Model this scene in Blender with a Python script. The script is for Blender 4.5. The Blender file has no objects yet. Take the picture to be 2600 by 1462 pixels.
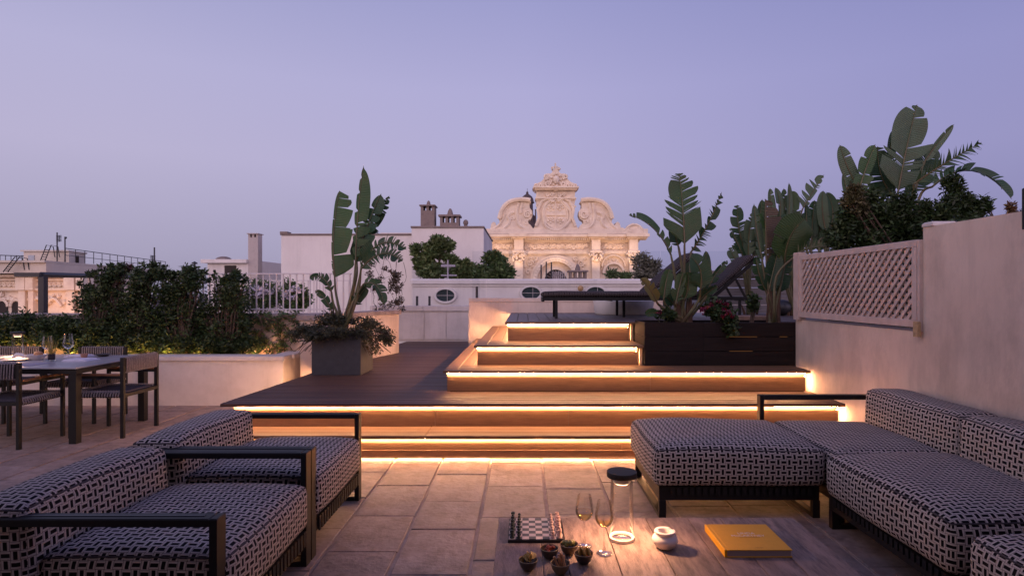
import bpy, math, random
import numpy as np
from mathutils import Vector, Matrix, Euler
R = math.radians
PI = math.pi
rng = random.Random(7)
S = bpy.context.scene
COL = S.collection

# ------------------------------------------------------------------ camera, sky, exposure
EYE = 1.45
FPX, PX, PY = 1500.0, 1330.0, 742.0
cam = bpy.data.cameras.new('camera'); camo = bpy.data.objects.new('camera', cam); COL.objects.link(camo)
cam.sensor_width = 36; cam.lens = FPX / 2600 * 36
cam.shift_x = -(PX - 1300) / 2600; cam.shift_y = (PY - 731) / 2600
cam.clip_start = .05; cam.clip_end = 6000
camo.location = (0, 0, EYE); camo.rotation_euler = (PI / 2, 0, 0)
S.camera = camo

W = bpy.data.worlds.new('World'); S.world = W; W.use_nodes = True
nt = W.node_tree; nt.nodes.clear()
def N(t, typ, **kw):
    n = t.nodes.new(typ)
    for k, v in kw.items():
        setattr(n, k, v)
    return n
def ramp(t, stops, interp='LINEAR'):
    n = t.nodes.new('ShaderNodeValToRGB'); cr = n.color_ramp; cr.interpolation = interp
    while len(cr.elements) > len(stops): cr.elements.remove(cr.elements[-1])
    while len(cr.elements) < len(stops): cr.elements.new(1.0)
    for e, (p, c) in zip(cr.elements, stops):
        e.position = p; e.color = tuple(c) + ((1,) if len(c) == 3 else ())
    return n
SKY_GAIN = 1.0
tc = N(nt, 'ShaderNodeTexCoord'); sx = N(nt, 'ShaderNodeSeparateXYZ'); nt.links.new(tc.outputs['Generated'], sx.inputs[0])
zr = ramp(nt, [(0, (.12, .085, .11)), (.475, (.25, .19, .24)), (.5, (.30, .275, .42)), (.53, (.36, .335, .51)), (.60, (.445, .415, .64)),
               (.66, (.425, .41, .665)), (.72, (.34, .345, .61)), (.80, (.22, .25, .50)), (.90, (.13, .15, .40)), (1, (.08, .10, .30))])
mz = N(nt, 'ShaderNodeMath', operation='MULTIPLY_ADD'); mz.inputs[1].default_value = .5; mz.inputs[2].default_value = .5
nt.links.new(sx.outputs['Z'], mz.inputs[0]); nt.links.new(mz.outputs[0], zr.inputs[0])
mx = N(nt, 'ShaderNodeMath', operation='MULTIPLY_ADD'); mx.inputs[1].default_value = .5; mx.inputs[2].default_value = .5
nt.links.new(sx.outputs['X'], mx.inputs[0])
xr = ramp(nt, [(0, (1.10, 1.08, 1.0)), (.22, (1.08, 1.07, 1.0)), (.5, (1, .99, 1)), (.78, (.72, .74, .86)), (1, (.62, .64, .8))])
nt.links.new(mx.outputs[0], xr.inputs[0])
# afterglow: the sky behind the camera, where the sun went down, is warmer
my = N(nt, 'ShaderNodeMath', operation='MULTIPLY_ADD'); my.inputs[1].default_value = .5; my.inputs[2].default_value = .5
nt.links.new(sx.outputs['Y'], my.inputs[0])
yr = ramp(nt, [(0, (5.6, 4.3, 2.9)), (.30, (3.3, 2.75, 2.0)), (.62, (1, 1, 1)), (1, (1, 1, 1))])
nt.links.new(my.outputs[0], yr.inputs[0])
m1 = N(nt, 'ShaderNodeMix', data_type='RGBA', blend_type='MULTIPLY'); m1.inputs[0].default_value = 1
nt.links.new(zr.outputs[0], m1.inputs[6]); nt.links.new(xr.outputs[0], m1.inputs[7])
m2 = N(nt, 'ShaderNodeMix', data_type='RGBA', blend_type='MULTIPLY'); m2.inputs[0].default_value = 1
nt.links.new(m1.outputs[2], m2.inputs[6]); nt.links.new(yr.outputs[0], m2.inputs[7])
# a trace of physical sky with the sun just set behind the camera
skyt = N(nt, 'ShaderNodeTexSky', sky_type='NISHITA'); skyt.sun_disc = False
skyt.sun_elevation = R(1.0); skyt.sun_rotation = R(200)
bg1 = N(nt, 'ShaderNodeBackground'); bg1.inputs[1].default_value = SKY_GAIN
bg2 = N(nt, 'ShaderNodeBackground'); bg2.inputs[1].default_value = .004
ad = N(nt, 'ShaderNodeAddShader'); wo = N(nt, 'ShaderNodeOutputWorld')
nt.links.new(m2.outputs[2], bg1.inputs[0]); nt.links.new(skyt.outputs[0], bg2.inputs[0])
nt.links.new(bg1.outputs[0], ad.inputs[0]); nt.links.new(bg2.outputs[0], ad.inputs[1]); nt.links.new(ad.outputs[0], wo.inputs[0])

S.view_settings.view_transform = 'Standard'; S.view_settings.look = 'None'
S.view_settings.exposure = 0; S.view_settings.gamma = 1; S.view_settings.use_curve_mapping = False
S.cycles.use_denoising = True
S.cycles.max_bounces = 8; S.cycles.diffuse_bounces = 4; S.cycles.transparent_max_bounces = 16
S.cycles.caustics_reflective = False; S.cycles.caustics_refractive = False
S.cycles.sample_clamp_indirect = 6

LED = 180.0          # strength of the warm strips under the steps
LEDC = (1.0, .50, .23)

def at(px, py, Y):
    """world point at depth Y that stands where the photograph shows (px, py)"""
    return Vector(((px - PX) * Y / FPX, Y, EYE - (py - PY) * Y / FPX))

# ------------------------------------------------------------------ materials
MATS = {}
def mat(name, base, rough=.6, metal=0.0, nscale=6., namt=.15, stretch=(1, 1, 1), bump=.0, bscale=60., rnd=0.0, spec=.4,
        dark=None, dscale=2., damt=.0, island=0.0, sheen=0, trans=0.0, bstretch=None, coat=0.0, streak=0.0, sscale=4.0):
    if name in MATS: return MATS[name]
    m = bpy.data.materials.new(name); m.use_nodes = True; t = m.node_tree; b = t.nodes['Principled BSDF']
    b.inputs['Roughness'].default_value = rough; b.inputs['Metallic'].default_value = metal
    b.inputs['Specular IOR Level'].default_value = spec
    if coat: b.inputs['Coat Weight'].default_value = coat
    geo = N(t, 'ShaderNodeNewGeometry')
    mp = N(t, 'ShaderNodeMapping'); mp.inputs['Scale'].default_value = stretch
    t.links.new(geo.outputs['Position'], mp.inputs[0])
    nz = N(t, 'ShaderNodeTexNoise'); nz.inputs['Scale'].default_value = nscale; nz.inputs['Detail'].default_value = 6; nz.inputs['Roughness'].default_value = .65
    t.links.new(mp.outputs[0], nz.inputs[0])
    lo = tuple(max(0, c * (1 - namt)) for c in base); hi = tuple(c * (1 + namt) for c in base)
    rp = ramp(t, [(.28, lo), (.72, hi)]); t.links.new(nz.outputs[0], rp.inputs[0])
    out = rp.outputs[0]
    if dark is not None:
        n2 = N(t, 'ShaderNodeTexNoise'); n2.inputs['Scale'].default_value = dscale; n2.inputs['Detail'].default_value = 8; n2.inputs['Roughness'].default_value = .7
        t.links.new(mp.outputs[0], n2.inputs[0])
        r2 = ramp(t, [(.45, (0, 0, 0)), (.68, (damt,) * 3)]); t.links.new(n2.outputs[0], r2.inputs[0])
        mm = N(t, 'ShaderNodeMix', data_type='RGBA'); t.links.new(r2.outputs[0], mm.inputs[0])
        t.links.new(out, mm.inputs[6]); mm.inputs[7].default_value = tuple(dark) + (1,); out = mm.outputs[2]
    if streak:
        mps = N(t, 'ShaderNodeMapping'); mps.inputs['Scale'].default_value = (1, 1, .09); t.links.new(geo.outputs['Position'], mps.inputs[0])
        ns = N(t, 'ShaderNodeTexNoise'); ns.inputs['Scale'].default_value = sscale; ns.inputs['Detail'].default_value = 7; ns.inputs['Roughness'].default_value = .7; t.links.new(mps.outputs[0], ns.inputs[0])
        rs_ = ramp(t, [(.5, (0, 0, 0)), (.72, (streak,) * 3)]); t.links.new(ns.outputs[0], rs_.inputs[0])
        ms_ = N(t, 'ShaderNodeMix', data_type='RGBA'); t.links.new(rs_.outputs[0], ms_.inputs[0]); t.links.new(out, ms_.inputs[6]); ms_.inputs[7].default_value = tuple(c * .45 for c in base) + (1,); out = ms_.outputs[2]
    if rnd or island:
        hs = N(t, 'ShaderNodeHueSaturation')
        if island:
            src = geo.outputs['Random Per Island']; amt = island
            wn = N(t, 'ShaderNodeTexWhiteNoise', noise_dimensions='1D'); t.links.new(src, wn.inputs['W'])
            hm = N(t, 'ShaderNodeMath', operation='MULTIPLY_ADD'); hm.inputs[1].default_value = -.07; hm.inputs[2].default_value = .52; t.links.new(wn.outputs[0], hm.inputs[0]); t.links.new(hm.outputs[0], hs.inputs['Hue'])
        else:
            oi = N(t, 'ShaderNodeObjectInfo'); src = oi.outputs['Random']; amt = rnd
        ma = N(t, 'ShaderNodeMath', operation='MULTIPLY_ADD'); ma.inputs[1].default_value = 2 * amt; ma.inputs[2].default_value = 1 - amt
        t.links.new(src, ma.inputs[0]); t.links.new(ma.outputs[0], hs.inputs['Value']); t.links.new(out, hs.inputs['Color']); out = hs.outputs[0]
    t.links.new(out, b.inputs['Base Color'])
    if bump:
        nb = N(t, 'ShaderNodeTexNoise'); nb.inputs['Scale'].default_value = bscale; nb.inputs['Detail'].default_value = 4
        if bstretch:
            mb = N(t, 'ShaderNodeMapping'); mb.inputs['Scale'].default_value = bstretch
            t.links.new(geo.outputs['Position'], mb.inputs[0]); t.links.new(mb.outputs[0], nb.inputs[0])
        else: t.links.new(mp.outputs[0], nb.inputs[0])
        bp = N(t, 'ShaderNodeBump'); bp.inputs['Strength'].default_value = bump; bp.inputs['Distance'].default_value = .01
        t.links.new(nb.outputs[0], bp.inputs['Height']); t.links.new(bp.outputs[0], b.inputs['Normal'])
    if trans:
        tr = N(t, 'ShaderNodeBsdfTranslucent'); t.links.new(out, tr.inputs[0]); ms = N(t, 'ShaderNodeMixShader'); ms.inputs[0].default_value = trans
        o = t.nodes['Material Output']; t.links.new(b.outputs[0], ms.inputs[1]); t.links.new(tr.outputs[0], ms.inputs[2]); t.links.new(ms.outputs[0], o.inputs[0])
    MATS[name] = m
    return m
def emis(name, col, st):
    if name in MATS: return MATS[name]
    m = bpy.data.materials.new(name); m.use_nodes = True; t = m.node_tree; t.nodes.clear()
    e = N(t, 'ShaderNodeEmission'); e.inputs[0].default_value = tuple(col) + (1,); e.inputs[1].default_value = st
    o = N(t, 'ShaderNodeOutputMaterial'); t.links.new(e.outputs[0], o.inputs[0]); MATS[name] = m
    return m
def thin_glass(name, tint=(1, 1, 1), refl=1.0, base=.0):
    m = bpy.data.materials.new(name); m.use_nodes = True; t = m.node_tree; t.nodes.clear()
    tr = N(t, 'ShaderNodeBsdfTransparent'); tr.inputs[0].default_value = tuple(tint) + (1,)
    gl = N(t, 'ShaderNodeBsdfGlossy'); gl.inputs['Roughness'].default_value = .03
    lw = N(t, 'ShaderNodeLayerWeight'); lw.inputs[0].default_value = .25
    ma = N(t, 'ShaderNodeMath', operation='MULTIPLY_ADD'); ma.inputs[1].default_value = refl; ma.inputs[2].default_value = base; ma.use_clamp = True
    t.links.new(lw.outputs['Fresnel'], ma.inputs[0])
    ms = N(t, 'ShaderNodeMixShader'); o = N(t, 'ShaderNodeOutputMaterial')
    t.links.new(ma.outputs[0], ms.inputs[0]); t.links.new(tr.outputs[0], ms.inputs[1]); t.links.new(gl.outputs[0], ms.inputs[2]); t.links.new(ms.outputs[0], o.inputs[0])
    return m

def weave_mat(name, light, darkc, cell=.035, ha=.155, hl=.44):
    """upholstery: short dark bars laid alternately across and along, on a pale ground (UV in metres)"""
    m = bpy.data.materials.new(name); m.use_nodes = True; t = m.node_tree; b = t.nodes['Principled BSDF']
    uv = N(t, 'ShaderNodeUVMap'); sp = N(t, 'ShaderNodeSeparateXYZ'); t.links.new(uv.outputs[0], sp.inputs[0])
    def mth(op, a, b_=None, c=None, clamp=False):
        n = N(t, 'ShaderNodeMath', operation=op); n.use_clamp = clamp
        for i, v in enumerate((a, b_, c)):
            if v is None: continue
            if isinstance(v, (int, float)): n.inputs[i].default_value = v
            else: t.links.new(v, n.inputs[i])
        return n.outputs[0]
    u = mth('MULTIPLY', sp.outputs[0], 1 / cell); v = mth('MULTIPLY', sp.outputs[1], 1 / cell)
    fu = mth('FLOOR', u); fv = mth('FLOOR', v)
    par = mth('PINGPONG', mth('ADD', fu, fv), 1)          # 0 / 1 checker
    lu = mth('ABSOLUTE', mth('SUBTRACT', mth('SUBTRACT', u, fu), .5)); lv = mth('ABSOLUTE', mth('SUBTRACT', mth('SUBTRACT', v, fv), .5))
    ip = mth('SUBTRACT', 1, par)
    a = mth('ADD', mth('MULTIPLY', lu, par), mth('MULTIPLY', lv, ip))     # across the bar
    l = mth('ADD', mth('MULTIPLY', lv, par), mth('MULTIPLY', lu, ip))     # along the bar
    def soft(x, edge, w): return mth('DIVIDE', mth('SUBTRACT', edge, x), w, clamp=True)
    msk = mth('MULTIPLY', soft(a, ha + .02, .05), soft(l, hl + .02, .05))
    rim = mth('MULTIPLY', soft(a, ha + .235, .05), soft(l, hl + .12, .06))
    geo = N(t, 'ShaderNodeNewGeometry'); nz = N(t, 'ShaderNodeTexNoise'); nz.inputs['Scale'].default_value = 500; t.links.new(geo.outputs['Position'], nz.inputs[0])
    n2 = N(t, 'ShaderNodeTexNoise'); n2.inputs['Scale'].default_value = 7; t.links.new(geo.outputs['Position'], n2.inputs[0])
    c0 = N(t, 'ShaderNodeMix', data_type='RGBA'); t.links.new(rim, c0.inputs[0])
    c0.inputs[6].default_value = tuple(x * .3 for x in light) + (1,); c0.inputs[7].default_value = tuple(light) + (1,)
    c1 = N(t, 'ShaderNodeMix', data_type='RGBA'); t.links.new(msk, c1.inputs[0]); t.links.new(c0.outputs[2], c1.inputs[6]); c1.inputs[7].default_value = tuple(darkc) + (1,)
    hs = N(t, 'ShaderNodeHueSaturation'); t.links.new(c1.outputs[2], hs.inputs['Color'])
    t.links.new(mth('ADD', mth('MULTIPLY', nz.outputs[0], .5), mth('MULTIPLY_ADD', n2.outputs[0], .4, .55)), hs.inputs['Value'])
    t.links.new(hs.outputs[0], b.inputs['Base Color'])
    b.inputs['Roughness'].default_value = .92; b.inputs['Specular IOR Level'].default_value = .15
    bp = N(t, 'ShaderNodeBump'); bp.inputs['Strength'].default_value = .5; bp.inputs['Distance'].default_value = .004
    n3 = N(t, 'ShaderNodeTexNoise'); n3.inputs['Scale'].default_value = 6; n3.inputs['Detail'].default_value = 2; t.links.new(geo.outputs['Position'], n3.inputs[0])
    t.links.new(mth('ADD', mth('ADD', mth('SUBTRACT', rim, mth('MULTIPLY', msk, .8)), mth('MULTIPLY', nz.outputs[0], .25)), mth('MULTIPLY', n3.outputs[0], 9)), bp.inputs['Height'])
    t.links.new(bp.outputs[0], b.inputs['Normal'])
    return m

FAB = weave_mat('woven upholstery', (.55, .46, .41), (.005, .004, .005), ha=.225, hl=.455)
FABD = weave_mat('dark woven upholstery', (.10, .08, .08), (.006, .005, .006), ha=.19)
ROPE = weave_mat('rope weave', (.22, .18, .17), (.02, .015, .015), cell=.028, ha=.2, hl=.46)
BLACKM = mat('black metal', (.010, .009, .010), .5, .1, 20, .2, bump=.05, bscale=200, spec=.3)
GREYM = mat('dark grey metal', (.035, .034, .04), .45, .3, 15, .2, spec=.5)
TILE = mat('stone tile', (.30, .22, .185), .62, 0, 3.5, .3, bump=.5, bscale=26, rnd=.12, dark=(.13, .085, .07), dscale=11, damt=.7, spec=.35)
GROUT = mat('grout', (.46, .33, .25), .9, 0, 12, .2, bump=.4, bscale=80)
DECK = mat('deck wood', (.082, .043, .032), .50, 0, 5, .45, stretch=(.35, 9, 9), bump=.35, bscale=10, rnd=.25, spec=.3, bstretch=(.5, 14, 14))
DECKY = mat('deck wood lengthwise', (.10, .07, .07), .45, 0, 5, .4, stretch=(9, .35, 9), bump=.3, bscale=10, rnd=.2, spec=.5)
STEPW = mat('step wood', (.17, .092, .050), .55, 0, 9, .2, stretch=(.6, 5, 5), bump=.25, bscale=30, rnd=.08, dark=(.17, .085, .045), dscale=6, damt=.25, spec=.3)
PLAST = mat('plaster', (.70, .555, .465), .85, 0, 1.6, .14, bump=.35, bscale=40, dark=(.30, .23, .19), dscale=2.2, damt=.45, spec=.2, stretch=(1, 1, .55), streak=.28, sscale=5)
PLAST2 = mat('smooth plaster', (.62, .55, .52), .8, 0, 2.5, .08, bump=.15, bscale=50, dark=(.38, .31, .27), dscale=3.5, damt=.3, spec=.2, streak=.3, sscale=6)
CAPS = mat('stone coping', (.34, .27, .25), .8, 0, 9, .25, bump=.4, bscale=40, dark=(.12, .09, .08), dscale=8, damt=.6)
WHITEB = mat('white render', (.75, .70, .67), .85, 0, .6, .08, bump=.2, bscale=12, dark=(.5, .44, .41), dscale=.8, damt=.3, spec=.2, stretch=(1, 1, .5), streak=.35, sscale=1.3)
CHURCH = mat('carved limestone', (.82, .69, .55), .85, 0, .9, .14, bump=.35, bscale=4.0, dark=(.50, .36, .28), dscale=1.3, damt=.4, spec=.2)
CHDARK = mat('painted dark opening', (.03, .022, .02), .8)  # near-black colour painted for the shade inside windows and openings
AGED = mat('weathered masonry', (.26, .20, .18), .9, 0, 3, .35, bump=.6, bscale=14, dark=(.09, .07, .065), dscale=3, damt=.7)
WHITEM = mat('white painted metal', (.62, .56, .56), .5, 0, 8, .1)
TRELL = mat('cream painted wood', (.58, .45, .40), .6, 0, 10, .12, bump=.2, bscale=60, dark=(.4, .26, .18), dscale=9, damt=.35)
BOXW = mat('dark stained wood', (.016, .010, .009), .7, 0, 6, .35, stretch=(.5, 8, 8), bump=.3, bscale=14, rnd=.15, spec=.2)
GREYW = mat('weathered grey wood', (.17, .15, .155), .75, 0, 6, .3, stretch=(.4, 8, 8), bump=.35, bscale=14, rnd=.2)
TABW = mat('bleached table wood', (.29, .20, .168), .58, 0, 3.4, .38, stretch=(4.5, .8, 4), bump=.6, bscale=22, rnd=.16, dark=(.085, .055, .05), dscale=8, damt=.9, bstretch=(22, 1.6, 10))
SOIL = mat('soil', (.035, .024, .018), .95, 0, 30, .4, bump=1, bscale=40)
LEAFD = mat('shrub leaf', (.036, .064, .022), .5, 0, 1.5, .3, island=.6, trans=.25, spec=.35)
LEAFO = mat('olive shrub leaf', (.09, .085, .035), .55, 0, 2, .3, island=.5, trans=.25)
LEAFM = mat('mid green leaf', (.085, .14, .05), .5, 0, 2, .3, island=.5, trans=.25)
LEAFT = mat('trailing leaf', (.045, .052, .030), .55, 0, 3, .3, island=.5, trans=.2)
BARK = mat('bark', (.09, .06, .045), .9, 0, 20, .3, bump=.6, bscale=60)
STALK = mat('plant stalk', (.10, .095, .045), .5, 0, 9, .3, dark=(.13, .06, .04), dscale=5, damt=.6)
SHEATH = mat('dry leaf sheath', (.10, .055, .035), .8, 0, 6, .4, stretch=(10, 10, .8), bump=.5, bscale=16)
WOODARM = mat('reddish wood armrest', (.20, .085, .04), .5, 0, 6, .3, stretch=(2, 2, 8), bump=.1)

def strel_mat(name, base):
    m = mat(name, base, .42, 0, 2.2, .3, rnd=.18, trans=.3, spec=.5, dark=(.12, .10, .04), dscale=5, damt=.3)
    t = m.node_tree; b = t.nodes['Principled BSDF']
    uv = N(t, 'ShaderNodeUVMap'); wv = N(t, 'ShaderNodeTexWave'); wv.bands_direction = 'Y'; wv.inputs['Scale'].default_value = 14; wv.inputs['Distortion'].default_value = 1.5
    t.links.new(uv.outputs[0], wv.inputs[0]); bp = N(t, 'ShaderNodeBump'); bp.inputs['Strength'].default_value = .35; bp.inputs['Distance'].default_value = .01
    t.links.new(wv.outputs['Fac'], bp.inputs['Height']); t.links.new(bp.outputs[0], b.inputs['Normal'])
    return m
BL_G = strel_mat('broad leaf green', (.046, .098, .030))
BL_D = strel_mat('broad leaf dark', (.026, .070, .028))
BL_P = strel_mat('broad leaf pale underside', (.080, .125, .068))
BL_B = strel_mat('broad leaf browned', (.10, .065, .04))

# ------------------------------------------------------------------ mesh building
class MB:
    def __init__(s): s.v = []; s.f = []; s.uv = {}
    def add(s, vs, fs):
        o = len(s.v); s.v.extend(tuple(p) for p in vs); s.f.extend(tuple(i + o for i in f) for f in fs); return s
    def box(s, x0, x1, y0, y1, z0, z1, M=None):
        vs = [(x, y, z) for x in (x0, x1) for y in (y0, y1) for z in (z0, z1)]
        if M is not None: vs = [M @ Vector(p) for p in vs]
        return s.add(vs, [(0, 1, 3, 2), (4, 6, 7, 5), (0, 4, 5, 1), (2, 3, 7, 6), (0, 2, 6, 4), (1, 5, 7, 3)])
    def bbox(s, x0, x1, y0, y1, z0, z1, b=.004, M=None):
        """box with its top edges chamfered"""
        lo = [(x0, y0, z0), (x1, y0, z0), (x1, y1, z0), (x0, y1, z0)]
        mi = [(x, y, z1 - b) for x, y, z in lo]
        hi = [(x0 + b, y0 + b, z1), (x1 - b, y0 + b, z1), (x1 - b, y1 - b, z1), (x0 + b, y1 - b, z1)]
        vs = lo + mi + hi
        if M is not None: vs = [M @ Vector(p) for p in vs]
        fs = [(3, 2, 1, 0), (8, 9, 10, 11)]
        for i in range(4):
            j = (i + 1) % 4
            fs += [(i, j, j + 4, i + 4), (i + 4, j + 4, j + 8, i + 8)]
        return s.add(vs, fs)
    def tube(s, pts, r, n=8, closed=False, caps=True):
        pts = [Vector(p) for p in pts]; rs = r if isinstance(r, (list, tuple)) else [r] * len(pts)
        up = Vector((0, 0, 1)); vs = []; k = len(pts)
        t0 = (pts[1] - pts[0]).normalized()
        a = t0.cross(up)
        if a.length < .05: a = t0.cross(Vector((1, 0, 0)))
        a.normalize()
        for i, p in enumerate(pts):
            t = (pts[min(i + 1, k - 1)] - pts[max(i - 1, 0)])
            if t.length < 1e-9: t = t0
            t.normalize(); a = (a - t * a.dot(t))
            if a.length < 1e-6: a = t.orthogonal()
            a.normalize(); b = t.cross(a)
            for j in range(n):
                q = 2 * PI * j / n; vs.append(p + (a * math.cos(q) + b * math.sin(q)) * rs[i])
        fs = []
        for i in range(k - 1):
            for j in range(n):
                j2 = (j + 1) % n; fs.append((i * n + j, i * n + j2, (i + 1) * n + j2, (i + 1) * n + j))
        if caps: fs += [tuple(range(n))[::-1], tuple((k - 1) * n + j for j in range(n))]
        return s.add(vs, fs)
    def lathe(s, prof, n=24, c=(0, 0, 0), M=None):
        vs = []; fs = []
        for r, z in prof:
            for j in range(n):
                q = 2 * PI * j / n; vs.append(Vector((c[0] + r * math.cos(q), c[1] + r * math.sin(q), c[2] + z)))
        if M is not None: vs = [M @ v for v in vs]
        for i in range(len(prof) - 1):
            for j in range(n):
                j2 = (j + 1) % n; fs.append((i * n + j, i * n + j2, (i + 1) * n + j2, (i + 1) * n + j))
        return s.add(vs, fs)
    def prism(s, outline, y0, y1, M=None):
        """outline: list of (x, z); extruded from y0 to y1"""
        n = len(outline)
        vs = [(x, y0, z) for x, z in outline] + [(x, y1, z) for x, z in outline]
        if M is not None: vs = [M @ Vector(p) for p in vs]
        fs = [tuple(range(n)), tuple(range(2 * n - 1, n - 1, -1))]
        for i in range(n):
            j = (i + 1) % n; fs.append((i, i + n, j + n, j))
        return s.add(vs, fs)
    def plan(s, outline, z0, z1):
        n = len(outline)
        vs = [(x, y, z0) for x, y in outline] + [(x, y, z1) for x, y in outline]
        fs = [tuple(range(n))[::-1], tuple(range(n, 2 * n))]
        for i in range(n):
            j = (i + 1) % n; fs.append((i, j, j + n, i + n))
        return s.add(vs, fs)
    def sphere(s, c, r, nu=10, nv=7):
        rr = r if isinstance(r, (tuple, list)) else (r, r, r)
        vs = []; fs = []
        for i in range(nv + 1):
            ph = PI * i / nv - PI / 2
            for j in range(nu):
                q = 2 * PI * j / nu
                vs.append((c[0] + rr[0] * math.cos(ph) * math.cos(q), c[1] + rr[1] * math.cos(ph) * math.sin(q), c[2] + rr[2] * math.sin(ph)))
        for i in range(nv):
            for j in range(nu):
                j2 = (j + 1) % nu; fs.append((i * nu + j, i * nu + j2, (i + 1) * nu + j2, (i + 1) * nu + j))
        return s.add(vs, fs)
    def mesh(s, name, m, smooth=False, recalc=True):
        me = bpy.data.meshes.new(name); me.from_pydata(s.v, [], s.f)
        if m: me.materials.append(m)
        if recalc and len(s.f) < 30000:
            import bmesh
            b = bmesh.new(); b.from_mesh(me); bmesh.ops.recalc_face_normals(b, faces=b.faces); b.to_mesh(me); b.free()
        if smooth:
            me.polygons.foreach_set('use_smooth', [True] * len(me.polygons))
            if smooth != 'all':
                try: me.set_sharp_from_angle(angle=R(40))
                except Exception: pass
        me.update(); return me

def tag(o, label=None, cat=None, group=None, kind=None):
    if label: o['label'] = label
    if cat: o['category'] = cat
    if group: o['group'] = group
    if kind: o['kind'] = kind
    return o
def thing(name, label, cat, loc=(0, 0, 0), rz=0, group=None, world=False, kind=None):
    o = bpy.data.objects.new(name, None); COL.objects.link(o); o.location = loc; o.rotation_euler = (0, 0, rz); o.empty_display_size = .1
    tag(o, label, cat, group, kind)
    if world: o['built_in_place'] = 1
    return o
def link(name, me, parent=None, loc=None, rot=None):
    o = bpy.data.objects.new(name, me); COL.objects.link(o)
    if parent is not None:
        o.parent = parent
        if loc is None and parent.get('built_in_place'):
            loc = tuple(-c for c in parent.location) if parent.type == 'EMPTY' else (0, 0, 0)
    if loc is not None: o.location = loc
    if rot is not None: o.rotation_euler = rot
    return o
def part(name, mb, m, parent=None, smooth=False, loc=None, rot=None, recalc=True, label=None, kind=None):
    o = link(name, mb.mesh(name, m, smooth, recalc), parent, loc, rot)
    if parent is not None and parent.get('built_in_place'): o['built_in_place'] = 1
    if label: o['label'] = label
    if kind: o['kind'] = kind
    return o
def copy_tree(o, parent=None, **kw):
    c = o.copy(); COL.objects.link(c)
    if parent is not None: c.parent = parent
    for ch in o.children: copy_tree(ch, c)
    for k, v in kw.items(): c[k] = v
    return c
# ================================================================== THE SETTING
# step heights and lip positions of the staircase
H = [0, .216, .433, .652, .872, 1.10]
LY = [0, 5.08, 5.40, 6.03, 6.43, 6.97]

g = part('ground', MB().box(-2500, 2500, -300, 5000, -14, -12), mat('distant ground', (.10, .085, .08), .95, 0, .02, .4)); tag(g, kind='structure')
base = part('terrace_floor', MB().box(-12, 3.0, -3.5, 8.9, -3, -.010), GROUT); tag(base, kind='structure')

# ---- stone tiles: columns of tiles run away from the camera, joints staggered
cols = [-1.112, -.702, -.283, .155]
while cols[0] > -7.6: cols.insert(0, cols[0] - rng.choice([.40, .42, .45]))
while cols[-1] < 2.9: cols.append(cols[-1] + rng.choice([.41, .43]))
cols[-1] = 2.94
fixed = {-1.112: [3.31, 3.84, 4.44], -.702: [3.04, 3.62, 4.10, 4.71], -.283: [3.20, 3.81, 4.42]}
ntile = 0
for ci in range(len(cols) - 1):
    x0, x1 = cols[ci], cols[ci + 1]
    ys = sorted(fixed.get(round(x0, 3), [3.0 + rng.uniform(0, .55)]))
    while ys[0] > 1.6: ys.insert(0, ys[0] - rng.uniform(.5, .62))
    while ys[-1] < 7.6: ys.append(ys[-1] + rng.uniform(.5, .62))
    for y0, y1 in zip(ys, ys[1:]):
        if y0 > 5.16 and x0 > -2.62: continue
        if y0 > 7.55: continue
        if (x1 < -1.05 * y1 - .5) or (x0 > .98 * y1 + .4): continue
        if y1 < 2.1: continue
        g_ = .0095; dz = rng.uniform(-.002, .002)
        t1 = y1 if not (y1 > 5.16 and x1 > -2.62) else min(y1, 5.19)
        if y0 > 5.1 and x1 > -2.62: continue
        b_ = MB().bbox(x0 + g_, x1 - g_, y0 + .003, t1 - .003, -.03, .0 + dz, .004)
        b_.v = [(x + rng.uniform(-.0035, .0035), y + rng.uniform(-.0018, .0018), z) for x, y, z in b_.v]
        part('tile', b_, TILE, base); ntile += 1

# ---- deck of the first landing: boards across
deck = part('deck', MB().plan([(-2.70, 5.50), (2.90, 5.50), (2.90, 6.6), (-.70, 6.6), (-.70, 12.28), (-2.36, 12.28)], -.02, H[2] - .03), mat('deck core', (.03, .02, .018), .8))
tag(deck, kind='structure')
y = LY[2]; k = 0
while y < 12.25:
    w = .094; x0 = -2.775 + (y - 5.42) * .05
    x1 = 2.94 if y < 6.02 else -.765
    if y < 7.2:
        mb_ = MB().bbox(x0, x1, y, y + w - .006, H[2] - .028, H[2] + rng.uniform(-.0012, .0012), .004)
    else:
        mb_ = MB().bbox(x0, x1, y, y + w - .006, H[2] - .028, H[2] + rng.uniform(-.0012, .0012), .004)
    part('deck_board', mb_, DECK, deck); y += w; k += 1

# ---- staircase with lit lips
stair = thing('staircase', 'five wide wooden steps up to the sun deck with glowing warm strips under every lip', 'staircase', (0, LY[1], 0), world=True)
LEDM = emis('warm light strip', LEDC, LED)
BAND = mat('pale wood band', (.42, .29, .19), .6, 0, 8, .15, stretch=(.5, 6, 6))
xl = [0, -2.6, -2.75, -.824, -.544, -.224]
xr_ = [0, 2.93, 2.93, 2.93, 1.303, 1.303]
yb = [0, LY[2] + .06, None, 10.18, 10.18, None]
core = MB()
core.box(-2.55, 2.9, LY[1] + .09, 5.6, .0, H[1] - .03).box(-.77, 2.9, LY[3] + .09, 10.1, .3, H[3] - .03).box(-.49, 1.29, LY[4] + .09, 10.1, .5, H[4] - .03).box(-.17, 1.29, LY[5] + .09, 10.1, .7, H[5] - .03)
part('carcass', core, BOXW, stair)
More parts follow.
